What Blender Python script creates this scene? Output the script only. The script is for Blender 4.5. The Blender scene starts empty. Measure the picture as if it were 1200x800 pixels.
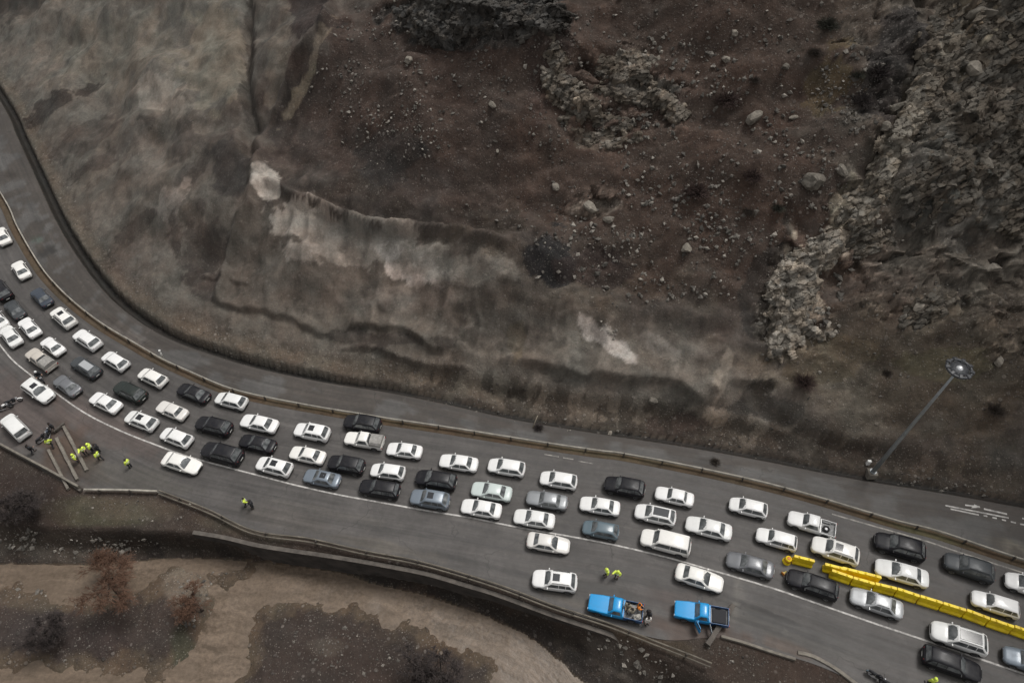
import bpy, bmesh, math, random
import numpy as np
from mathutils import Vector, Matrix

random.seed(7)
PI = math.pi
R = math.radians
scene = bpy.context.scene
COL = scene.collection

# ------------------------------------------------------------------ camera, world, sun, exposure
CAM_H, CAM_T, FPX = 71.0, R(39.0), 810.0
cam_d = bpy.data.cameras.new("camera")
cam_d.sensor_width = 36.0
cam_d.sensor_fit = 'HORIZONTAL'
cam_d.lens = FPX / 1200.0 * 36.0
cam_d.clip_start = 0.5
cam_d.clip_end = 3000.0
cam = bpy.data.objects.new("camera", cam_d)
COL.objects.link(cam)
cam.location = (0, 0, CAM_H)
cam.rotation_euler = (CAM_T, 0, 0)
scene.camera = cam

SUN_EL, SUN_AZ = R(65), R(50)        # azimuth measured from north towards east
world = bpy.data.worlds.new("World")
scene.world = world
world.use_nodes = True
wn = world.node_tree
wn.nodes.clear()
w_out = wn.nodes.new('ShaderNodeOutputWorld')
w_bg = wn.nodes.new('ShaderNodeBackground')
w_sky = wn.nodes.new('ShaderNodeTexSky')
w_hsv = wn.nodes.new('ShaderNodeHueSaturation')
w_sky.sky_type = 'NISHITA'
w_sky.sun_disc = False
w_sky.sun_elevation = SUN_EL
w_sky.sun_rotation = SUN_AZ
w_sky.dust_density = 4.0
w_sky.air_density = 1.0
w_hsv.inputs['Saturation'].default_value = 0.02
w_bg.inputs['Strength'].default_value = 0.135
wn.links.new(w_sky.outputs[0], w_hsv.inputs['Color'])
wn.links.new(w_hsv.outputs[0], w_bg.inputs['Color'])
wn.links.new(w_bg.outputs[0], w_out.inputs['Surface'])

sun_d = bpy.data.lights.new("sun", 'SUN')
sun_d.energy = 1.8
sun_d.angle = R(18)
sun_d.color = (1.0, 0.965, 0.92)
sun = bpy.data.objects.new("sun", sun_d)
COL.objects.link(sun)
sv = Vector((math.cos(SUN_EL) * math.sin(SUN_AZ), math.cos(SUN_EL) * math.cos(SUN_AZ), math.sin(SUN_EL)))
sun.rotation_euler = sv.to_track_quat('Z', 'Y').to_euler()
sun.location = (0, 60, 120)

scene.view_settings.view_transform = 'Standard'
scene.view_settings.look = 'None'
scene.view_settings.gamma = 1.0
scene.view_settings.use_curve_mapping = False
scene.view_settings.exposure = 0.1

# ------------------------------------------------------------------ numpy helpers
def hash2(ix, iy, seed):
    h = (ix.astype(np.int64) * 374761393 + iy.astype(np.int64) * 668265263 + seed * 1442695041) & 0x7fffffff
    h = ((h ^ (h >> 13)) * 1274126177) & 0x7fffffff
    h = h ^ (h >> 16)
    return (h & 0xffff) / 65535.0

def vnoise(x, y, seed=0):
    ix, iy = np.floor(x), np.floor(y)
    fx, fy = x - ix, y - iy
    fx = fx * fx * fx * (fx * (fx * 6 - 15) + 10)
    fy = fy * fy * fy * (fy * (fy * 6 - 15) + 10)
    a, b = hash2(ix, iy, seed), hash2(ix + 1, iy, seed)
    c, d = hash2(ix, iy + 1, seed), hash2(ix + 1, iy + 1, seed)
    return (a + (b - a) * fx) * (1 - fy) + (c + (d - c) * fx) * fy

def fbm(x, y, octv=4, seed=0, gain=0.5):
    s, amp, tot = 0, 1.0, 0
    ca, sa = math.cos(0.6), math.sin(0.6)
    for o in range(octv):
        s = s + amp * vnoise(x, y, seed + o * 17)
        tot += amp
        amp *= gain
        x, y = 2.03 * (x * ca - y * sa) + 3.1, 2.03 * (x * sa + y * ca) + 1.7
    return s / tot

def ridged(x, y, octv=4, seed=0):
    s, amp, tot = 0, 1.0, 0
    for o in range(octv):
        s = s + amp * (1 - np.abs(2 * vnoise(x, y, seed + o * 13) - 1))
        tot += amp
        amp *= 0.5
        x, y = 2.1 * x + 5.3, 2.1 * y + 2.9
    return s / tot

def cells(x, y, seed=0):
    """angular rock facets: random height and tilt per cell, and distance to the crack"""
    ix, iy = np.floor(x), np.floor(y)
    f1 = np.full(x.shape, 9.0); f2 = np.full(x.shape, 9.0)
    hx = np.zeros(x.shape)
    for dx in (-1, 0, 1):
        for dy in (-1, 0, 1):
            cx, cy = ix + dx, iy + dy
            px = cx + hash2(cx, cy, seed); py = cy + hash2(cx, cy, seed + 5)
            d = np.sqrt((x - px) ** 2 + (y - py) ** 2)
            hv = hash2(cx, cy, seed + 9) + (hash2(cx, cy, seed + 21) - .5) * (x - px) * 1.3 + (hash2(cx, cy, seed + 33) - .5) * (y - py) * 1.3
            near = d < f1
            f2 = np.where(near, f1, np.minimum(f2, d))
            hx = np.where(near, hv, hx)
            f1 = np.where(near, d, f1)
    return hx, f2 - f1

def sstep(a, b, x):
    t = np.clip((x - a) / (b - a), 0, 1)
    return t * t * (3 - 2 * t)

def zr(x):
    """road level: the road climbs gently to the right"""
    x = np.asarray(x, float)
    return 0.32 * np.logaddexp(0, (x - 8.0) / 4.0)

ST, CT = math.sin(CAM_T), math.cos(CAM_T)
def ray(px, py):
    dx = (px - 600) / FPX; v = (py - 400) / FPX
    return np.array((dx, ST - v * CT, -CT - v * ST))

def G(px, py, off=0.0):
    """point of the road level (plus off) seen at a pixel of the 1200x800 photograph"""
    d = ray(px, py); z = off
    for i in range(14):
        t = (z - CAM_H) / d[2]
        z = float(zr(d[0] * t)) + off
    return np.array((d[0] * t, d[1] * t, z))

def GZ(px, py, z):
    d = ray(px, py); t = (z - CAM_H) / d[2]
    return np.array((d[0] * t, d[1] * t, z))

def smooth(pts, step=1.0):
    """Catmull-Rom through 2D points, resampled at an even step"""
    p = np.array(pts, float)[:, :2]
    p = np.vstack([2 * p[0] - p[1], p, 2 * p[-1] - p[-2]])
    out = []
    for i in range(1, len(p) - 2):
        n = max(4, int(np.linalg.norm(p[i + 1] - p[i]) / step * 2))
        for k in range(n):
            t = k / n
            out.append(0.5 * (2 * p[i] + (p[i + 1] - p[i - 1]) * t + (2 * p[i - 1] - 5 * p[i] + 4 * p[i + 1] - p[i + 2]) * t * t
                              + (3 * p[i] - p[i - 1] - 3 * p[i + 1] + p[i + 2]) * t ** 3))
    out.append(p[-2])
    out = np.array(out)
    s = np.concatenate([[0], np.cumsum(np.linalg.norm(np.diff(out, axis=0), axis=1))])
    n = max(2, int(s[-1] / step))
    q = np.linspace(0, s[-1], n + 1)
    return np.stack([np.interp(q, s, out[:, 0]), np.interp(q, s, out[:, 1])], 1)

def sdist(X, Y, poly):
    """signed distance to an open polyline (positive on its left) and arclength"""
    best = np.full(X.shape, 1e9); sgn = np.zeros(X.shape); arc = np.zeros(X.shape)
    acc = 0.0
    for i in range(len(poly) - 1):
        a, b = poly[i], poly[i + 1]
        e = b - a; L2 = float(e @ e); L = math.sqrt(L2)
        t = np.clip(((X - a[0]) * e[0] + (Y - a[1]) * e[1]) / L2, 0, 1)
        qx, qy = X - a[0] - t * e[0], Y - a[1] - t * e[1]
        d = qx * qx + qy * qy
        m = d < best
        best = np.where(m, d, best)
        sgn = np.where(m, e[0] * (Y - a[1]) - e[1] * (X - a[0]), sgn)
        arc = np.where(m, acc + t * L, arc)
        acc += L
    return np.sqrt(best) * np.where(sgn >= 0, 1, -1), arc

def inside(X, Y, poly):
    """signed distance to closed polygon, positive inside"""
    n = len(poly); ins = np.zeros(X.shape, bool); best = np.full(X.shape, 1e9)
    for i in range(n):
        a, b = poly[i], poly[(i + 1) % n]
        e = b - a; L2 = float(e @ e) + 1e-9
        t = np.clip(((X - a[0]) * e[0] + (Y - a[1]) * e[1]) / L2, 0, 1)
        best = np.minimum(best, (X - a[0] - t * e[0]) ** 2 + (Y - a[1] - t * e[1]) ** 2)
        c = (a[1] > Y) != (b[1] > Y)
        ins ^= c & (X < (b[0] - a[0]) * (Y - a[1]) / (b[1] - a[1] + 1e-12) + a[0])
    return np.sqrt(best) * np.where(ins, 1, -1)

def lin(r, g, b):
    f = lambda c: (c / 255 / 12.92) if c / 255 <= .04045 else ((c / 255 + .055) / 1.055) ** 2.4
    return np.array((f(r), f(g), f(b)))

# ------------------------------------------------------------------ plan of the place (traced, as ground points)
def curve(px, off=0.0, step=1.0):
    return smooth([G(a, b, off)[:2] for a, b in px], step)

M_PX = [(-140, -110), (-70, 10), (0, 118), (20, 160), (45, 215), (65, 258), (90, 300), (125, 345), (165, 378), (205, 400), (250, 416), (300, 431),
        (380, 448), (450, 459), (520, 473), (600, 491), (700, 508), (800, 523), (900, 541), (1000, 561), (1100, 577), (1200, 595), (1330, 618), (1500, 650)]
RAIL_PX = [(-190, -10), (-70, 122), (0, 225), (20, 265), (40, 300), (58, 325), (85, 352), (120, 379), (160, 403), (190, 420), (225, 436), (265, 453),
           (312, 465), (400, 481), (450, 489), (525, 500), (600, 512), (700, 527), (732, 531), (820, 548), (900, 566), (960, 582), (1050, 609),
           (1100, 622), (1200, 655), (1320, 690), (1500, 745)]
LINE_PX = [(-160, 190), (-80, 300), (-30, 366), (0, 404), (15, 422), (37, 440), (65, 460), (100, 484), (140, 504), (180, 520), (225, 536), (300, 556), (350, 569),
           (400, 580), (450, 589), (500, 598), (550, 606), (605, 617), (700, 634), (775, 651), (825, 665), (900, 687), (950, 704), (1025, 730), (1100, 755),
           (1200, 789), (1300, 822), (1500, 890)]
LOW_PX = [(-330, 260), (-200, 400), (-90, 478), (0, 523), (45, 548), (92, 572), (184, 576), (245, 598), (297, 622), (363, 632), (433, 647), (500, 661),
          (583, 686), (650, 711), (710, 730), (780, 750), (845, 746), (900, 763), (950, 776), (1012, 803), (1100, 850), (1250, 925), (1500, 1050)]
WALL_PX = [(-330, 420), (-200, 520), (-60, 585), (40, 612), (130, 617), (225, 622), (300, 637), (370, 646), (433, 656), (500, 669), (583, 694), (650, 719), (710, 740), (750, 756),
           (830, 792), (900, 822), (1000, 866), (1150, 940), (1500, 1120)]
WATER = -4.6
EDGE_PX = [(-400, 590), (-200, 640), (-60, 662), (0, 661), (97, 661), (193, 654), (253, 654), (333, 661), (400, 670), (433, 682), (510, 700), (583, 727), (637, 757), (677, 793),
           (760, 850), (900, 930), (1100, 1040), (1500, 1260)]
M = curve(M_PX); RAIL = curve(RAIL_PX); LINE = curve(LINE_PX); LOW = curve(LOW_PX); WALL = curve(WALL_PX)
EDGE = smooth([GZ(a, b, WATER)[:2] for a, b in EDGE_PX], 1.0)
BAR_L = np.array([GZ(a, b, WATER)[:2] for a, b in [(-200, 720), (-60, 700), (0, 692), (20, 682), (47, 697), (93, 703), (167, 699), (190, 686), (215, 676), (238, 680), (247, 700), (236, 735), (222, 768),
                                                   (202, 787), (183, 789), (100, 784), (0, 778), (-120, 770), (-200, 760)]])
BAR_R = np.array([GZ(a, b, WATER)[:2] for a, b in [(400, 709), (417, 714), (450, 725), (483, 737), (533, 758), (577, 787), (600, 815), (700, 900), (300, 1000), (262, 850), (280, 800), (290, 747),
                                                   (307, 717), (333, 707), (365, 705)]])
BAR_S = np.array([GZ(a, b, WATER)[:2] for a, b in [(196, 672), (215, 667), (255, 668), (290, 664), (287, 676), (262, 690), (240, 678), (216, 690), (198, 684)]])

# ------------------------------------------------------------------ terrain height
def axis(lo, hi, dlo, dhi, step):
    core = np.arange(dlo, dhi + 1e-6, step)
    def out(a, end, sign):
        r, s = [], step
        while (a - end) * sign < 0:
            s *= 1.35
            a = a + sign * s
            r.append(a)
        return r
    return np.concatenate([out(dlo, lo, -1)[::-1], core, out(dhi, hi, 1)])

STEP = 0.21
ax = axis(-330, 330, -120, 78, STEP)
ay = axis(-160, 420, 9, 148, STEP)
XX, YY = np.meshgrid(ax, ay)

dM, aM = sdist(XX, YY, M[::2])
dL, aL = sdist(XX, YY, LOW[::2])
dW, aW = sdist(XX, YY, WALL[::2])
dE, aE = sdist(XX, YY, EDGE[::2])

def blur(a, n, times=2):
    for _ in range(times):
        for axn in (0, 1):
            p = np.pad(a, [(n, n) if k == axn else (0, 0) for k in (0, 1)], mode='edge')
            c = np.cumsum(p, axis=axn)
            if axn == 0:
                c = np.vstack([np.zeros((1, c.shape[1])), c]); a = (c[2 * n + 1:] - c[:-2 * n - 1]) / (2 * n + 1)
            else:
                c = np.hstack([np.zeros((c.shape[0], 1)), c]); a = (c[:, 2 * n + 1:] - c[:, :-2 * n - 1]) / (2 * n + 1)
    return a

dMs = blur(dM, 18, 2)
w = sstep(6, 14, dM)
dMm = dM * (1 - w) + dMs * w
base_r = zr(XX)

def hill(d):
    k = 0.60 + 0.30 * sstep(-45, 5, XX)                              # the left flank is gentler
    h = np.zeros(d.shape)
    ditch_w = 1.25
    left = 1 - sstep(-30, -5, XX)                                    # wide open drain along the left, shallow gutter further on
    ditch = np.where(d > 0, -sstep(0, .45, d) * (0.35 + 0.95 * left), 0)
    ditch = np.where(d > 0.75 + 0.6 * left, 0, ditch)
    e = np.maximum(d - 0.75 - 0.6 * left, 0)
    debris = (1 - left) * 0.75
    cut = sstep(-20, 0, XX) * (1 - sstep(36, 50, XX))                 # vertical mud cut above the road in the middle
    h = 0.28 * sstep(0, .5, e) + 0.22 * np.minimum(e, 1.6) * (1 + debris)
    up = np.maximum(e - 1.6, 0)
    h = h + cut * 1.1 * sstep(0.2, 1.3, up) + k * up
    h = np.where(d <= 0, 0, h) + np.where(e > 0, 0, ditch)
    return h

Hm = hill(dMm)
rolls = (fbm(XX / 14, (YY + Hm) / 14, 3, 3) - .5) * 6.5 * sstep(3, 16, dM) + (fbm(XX / 4.5, (YY + Hm) / 4.5, 3, 8) - .5) * (1.0 + 1.3 * sstep(-25, 5, XX)) * sstep(1.5, 6, dM)
Zb = np.where(dM > 0, base_r + Hm + rolls, base_r - 0.07)

# river side: shoulder, dark embankment, water bed and gravel bars
south = dL < 0.0
toW = np.clip(-dL / np.maximum(-dL + np.maximum(dW, 0), 1e-3), 0, 1)          # 0 on the rail, 1 on the wall head
shoulder = base_r - 0.07 - 0.5 * toW + (fbm(XX / 2.2, YY / 2.2, 3, 31) - .5) * 0.5 * toW * np.clip(-dL / 1.5, 0, 1)
t2 = np.clip(-dW / np.maximum(-dW + np.maximum(dE, 0), 1e-3), 0, 1)
prof = np.where(t2 < .42, t2 / .42 * .80, .80 + (t2 - .42) / .58 * .20)
top = base_r - 0.6
bank = top + (WATER + 0.10 - top) * prof + (fbm(XX / 1.1, YY / 1.1, 3, 41) - .5) * 0.7 * sstep(.3, .6, t2)
bed = WATER - np.clip(0.25 * -dE, 0, 1.0)
for bar, hgt in ((BAR_L, .75), (BAR_R, .8), (BAR_S, .3)):
    di = inside(XX, YY, bar) + (fbm(XX / 3.2, YY / 3.2, 6, 51, .62) - .5) * 4.2
    bz = WATER + np.where(di > 0, np.minimum(di * .28, hgt), di * .35) + (fbm(XX / .9, YY / .9, 3, 53) - .5) * .30 * (di > -.4)
    bed = np.maximum(bed, bz)
sz = np.where(dW > 0, shoulder, np.where(dE > 0, bank, bed))
far_s = sstep(40, 90, -dE)                                             # the opposite valley side, out of the picture
sz = sz + np.where(dE < 0, far_s * 30, 0)
Zb = np.where(south & (dM < 0), sz, Zb)
SN = YY + np.where(dM > 0, base_r + Hm, 0)                                # same without the rolls, for fine noise
SS = YY + Zb                                                           # a length that keeps running up the slope

def Hlookup(Z, x, y):
    i = np.clip(np.searchsorted(ay, y) - 1, 0, len(ay) - 2); j = np.clip(np.searchsorted(ax, x) - 1, 0, len(ax) - 2)
    fy = (y - ay[i]) / (ay[i + 1] - ay[i]); fx = (x - ax[j]) / (ax[j + 1] - ax[j])
    return (Z[i, j] * (1 - fx) + Z[i, j + 1] * fx) * (1 - fy) + (Z[i + 1, j] * (1 - fx) + Z[i + 1, j + 1] * fx) * fy

TT = np.linspace(40, 260, 3600)
def onto(Z, px, py):
    """where the line of sight through a pixel first meets the ground"""
    d = ray(px, py); n = 1.0
    x, y, z = d[0] * TT * n, d[1] * TT * n, CAM_H + d[2] * TT * n
    h = Hlookup(Z, x, y)
    k = np.argmax(z <= h)
    if k == 0: k = len(TT) - 1
    return np.array((x[k], y[k], h[k]))
def P0(px, py): return onto(Zb, px, py)
def XS(px, py):
    q = P0(px, py); return np.array((q[0], q[1] + q[2]))

warpx = (fbm(XX / 2.8, SN / 2.8, 5, 61) - .5); warpy = (fbm(XX / 2.8, SN / 2.8, 5, 71) - .5)
def blob(px, py, rx, ry, rot=0, soft=.35, rough=.9):
    """ragged elliptical patch mask on the ground"""
    c = XS(px, py); cr, sr = math.cos(R(rot)), math.sin(R(rot))
    a = (XS(px + rx * cr, py + rx * sr) - XS(px - rx * cr, py - rx * sr)) / 2
    b = (XS(px - ry * sr, py + ry * cr) - XS(px + ry * sr, py - ry * cr)) / 2
    det = a[0] * b[1] - a[1] * b[0]
    if abs(det) < 1e-3: return np.zeros(XX.shape)
    qx, qy = XX - c[0], SS - c[1]
    u = (qx * b[1] - qy * b[0]) / det; v = (a[0] * qy - a[1] * qx) / det
    r = np.sqrt(u * u + v * v) + rough * (warpx + warpy)
    return 1 - sstep(1 - soft, 1 + soft, r)

# --- relief of the hillside
Z = Zb.copy(); OY = np.zeros(XX.shape)
def line_feature(pts):
    q = smooth([XS(a, b) for a, b in pts], .5)
    s, arc = sdist(XX + warpx * 1.6, SS + warpy * 1.6, q)
    L = np.linalg.norm(np.diff(q, axis=0), axis=1).sum()
    ends = sstep(0.05, 2.5, arc) * (1 - sstep(L - 2.5, L - .05, arc))
    return s, ends
def scarp(pts, h, decay=3.0, wdt=.16, over=0.):
    wdt = max(wdt, .42); over *= .8
    """a small cliff: the ground on the left of the line stands h higher and fades back to the slope"""
    global Z, OY
    s, e = line_feature(pts)
    Z += h * e * sstep(-wdt, wdt, s) * np.exp(-np.maximum(s, 0) / decay) * (np.abs(s) < decay * 5)
    if over: OY -= over * e * sstep(-wdt, wdt, s) * np.exp(-np.maximum(s, 0) / 1.0)
def ridge(pts, h, wdt):
    global Z
    s, e = line_feature(pts)
    Z += h * e * np.exp(-(s / wdt) ** 2)

hillm = sstep(2.0, 4.0, dM)
scarp([(398, 389), (430, 383), (470, 388), (500, 402), (522, 424)], 1.1, 3, .12, .6)
scarp([(395, 408), (440, 412), (500, 428), (560, 436)], .8, 3, .12, .4)
scarp([(600, 421), (640, 430), (690, 441), (740, 446), (788, 452), (810, 468), (828, 482)], 1.5, 3.5, .12, .8)
scarp([(240, 352), (270, 360), (330, 372), (390, 398)], .8, 3, .12, .4)
scarp([(850, 446), (880, 452), (925, 452)], 1.2, 2, .12, .4)
scarp([(448, 345), (446, 358), (456, 372)], .7, 1.5, .12, .3)
scarp([(560, 455), (600, 458), (640, 462)], .6, 2, .12, .3)
scarp([(230, 320), (260, 330), (300, 335)], .6, 2, .14, .3)
scarp([(330, 235), (380, 258), (430, 272), (500, 280)], .5, 2, .14, .3)
ridge([(300, 212), (335, 226), (375, 244), (415, 258), (455, 268), (500, 270), (600, 286)], 1.4, .8)
ridge([(302, 150), (300, 205), (285, 260), (268, 320), (258, 360)], 1.5, .9)
ridge([(292, -20), (287, 60), (292, 120), (296, 190)], -2.4, 1.2)
ridge([(320, 150), (345, 80), (375, 35), (395, -5)], 1.5, .8)
ridge([(655, 400), (650, 440), (648, 470)], -.4, .6)
ridge([(855, 420), (842, 450), (838, 490)], -.5, .6)
ridge([(880, 470), (930, 500), (1000, 530)], -.9, 1.2)
scarp([(905, 405), (920, 345), (955, 292), (1005, 245), (1030, 190), (1060, 140), (1095, 85), (1135, 30), (1160, -10)], -2.4, 4.0, .3)
scarp([(1032, 240), (1045, 200), (1070, 150)], -1.0, 2.0)
scarp([(470, 30), (500, 52), (520, 55), (560, 44), (640, 44)], 2.4, 5.0, .2)
scarp([(690, 85), (720, 100), (760, 98), (785, 118), (800, 132)], 1.1, 2.5)
scarp([(640, 90), (655, 118), (690, 140), (700, 150)], 1.0, 2.5)

# angular rock, in beds that dip to the lower left
cr, sr = math.cos(R(35)), math.sin(R(35))
u1, v1 = (XX * cr + SN * sr), (-XX * sr + SN * cr)
wx, wy = warpx * 2.2, warpy * 2.2
rock = np.zeros(XX.shape)
for args in [(1120, 130, 110, 150, -20), (1060, 300, 150, 60, 0, .5), (935, 345, 42, 75, 15), (1000, 240, 40, 60, 30), (560, 14, 110, 34, 0), (715, 105, 90, 45, 15), (700, 150, 45, 25),
             (1085, 355, 80, 25, 0), (1180, 330, 60, 120), (690, 240, 40, 18), (1140, -60, 150, 110)]:
    rock = np.maximum(rock, blob(*args))
hx, cx = cells((u1 + wx) / 2.6, (v1 + wy) / 1.7, 101)
h2, c2 = cells((u1 + wx) / .95, (v1 + wy) / .62, 111)
hs, cs = cells((XX + wx) / 5.0, (SN + wy) / 0.8, 131)                    # flat beds of the dark outcrop
dark_out = blob(560, 10, 105, 38, 0)
h2b, c2b = cells((u1 + wx * .6) / .5, (v1 + wy * .6) / .36, 121)
Zrock = (hx - .5) * 1.0 + (h2 - .5) * .25 + (h2b - .5) * .07 - .16 * (1 - sstep(0, .14, cx)) - .10 * (1 - sstep(0, .16, c2))
Zdark = (hs - .5) * 1.5 + (h2 - .5) * .3 + (h2b - .5) * .06 - .3 * (1 - sstep(0, .1, cs))
def slope_normal(Zv):
    gy, gx = np.gradient(blur(Zv, 6, 2), ay, ax)
    k = 1 / np.sqrt(gx * gx + gy * gy + 1); return -gx * k, -gy * k, k
NX, NY, NZ = slope_normal(Z)
DISP = blur(rock * hillm * (Zrock * (1 - dark_out) + Zdark * dark_out), 1, 1) * .45 + rock * hillm * (Zrock * (1 - dark_out) + Zdark * dark_out) * .55
scree = np.zeros(XX.shape)
for args in [(820, 130, 260, 210, 0), (480, 110, 130, 110, 0), (760, 300, 160, 60), (1080, 430, 200, 90), (620, 210, 120, 70), (1000, 60, 80, 80), (610, 90, 120, 50)]:
    scree = np.maximum(scree, blob(*args, .5))
scree *= hillm
h3, c3 = cells((XX + wx * .3) / .55, (SN + wy * .3) / .5, 141)
Z += scree * (1 - rock) * ((h3 - .45) * .22 * (fbm(XX / 3, SN / 3, 2, 151) > .45) + (fbm(XX / .8, SN / .8, 3, 161) - .5) * .25)
mud = np.clip(hillm - scree - rock, 0, 1)
Z += mud * ((fbm(XX / 3.0, SN / 4.2, 4, 171) - .5) * .40 + (fbm(XX / .7, SN / 1.3, 3, 181) - .5) * .12)
# rills washed straight down the mud
aS = blur(aM, 10, 2)
rill = ridged(aS / 3.4 + (fbm(XX / 6, SN / 6, 3, 241) - .5) * 1.1, dM / 15, 4, 251)
rillm = mud * sstep(2, 6, dM) * (1 - sstep(34, 46, dM))
Z += rillm * (rill - .6) * (.45 + .55 * sstep(-45, -15, XX))
rill2 = fbm(aS / 1.0 + warpx * 1.2, dM / 9, 4, 261)
Z += rillm * (rill2 - .5) * (.10 + .25 * sstep(-45, -15, XX))
toe = sstep(.6, 1.4, dM) * (1 - sstep(2.6, 5, dM))
Z += toe * (fbm(XX / .6, YY / .6, 4, 191) - .45) * .55

XD, YD, ZD = XX + NX * DISP, YY + NY * DISP + OY, Z + NZ * DISP      # bedrock stands out square to the slope
Z = Z + DISP * NZ

# ------------------------------------------------------------------ ground colours (patches of soil, mud, stone, some shade painted in)
colr = np.zeros(XX.shape + (3,)); colr[:] = lin(70, 62, 56)
def paint(args, rgb, amt=1.0):
    m = (blob(*args) * amt)[..., None]
    colr[:] = colr * (1 - m) + lin(*rgb) * m
paint((140, 180, 260, 330, 0, .3, .5), (84, 77, 69))
paint((130, 30, 260, 90, 0, .5, .5), (94, 88, 80))
paint((520, 130, 260, 190, 0, .4, .7), (64, 54, 49))
paint((830, 150, 250, 230, 0, .4, .7), (67, 56, 50))
paint((1140, 170, 150, 240, -15, .35, .8), (80, 75, 69))
paint((1090, 470, 180, 110, 0, .4, .8), (73, 66, 58))
paint((500, 370, 300, 100, 8, .35, .8), (80, 72, 64))
paint((760, 455, 240, 62, 8, .4, .8), (98, 90, 81))
paint((450, 410, 200, 40, 8, .4, .8), (90, 82, 73))
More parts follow.
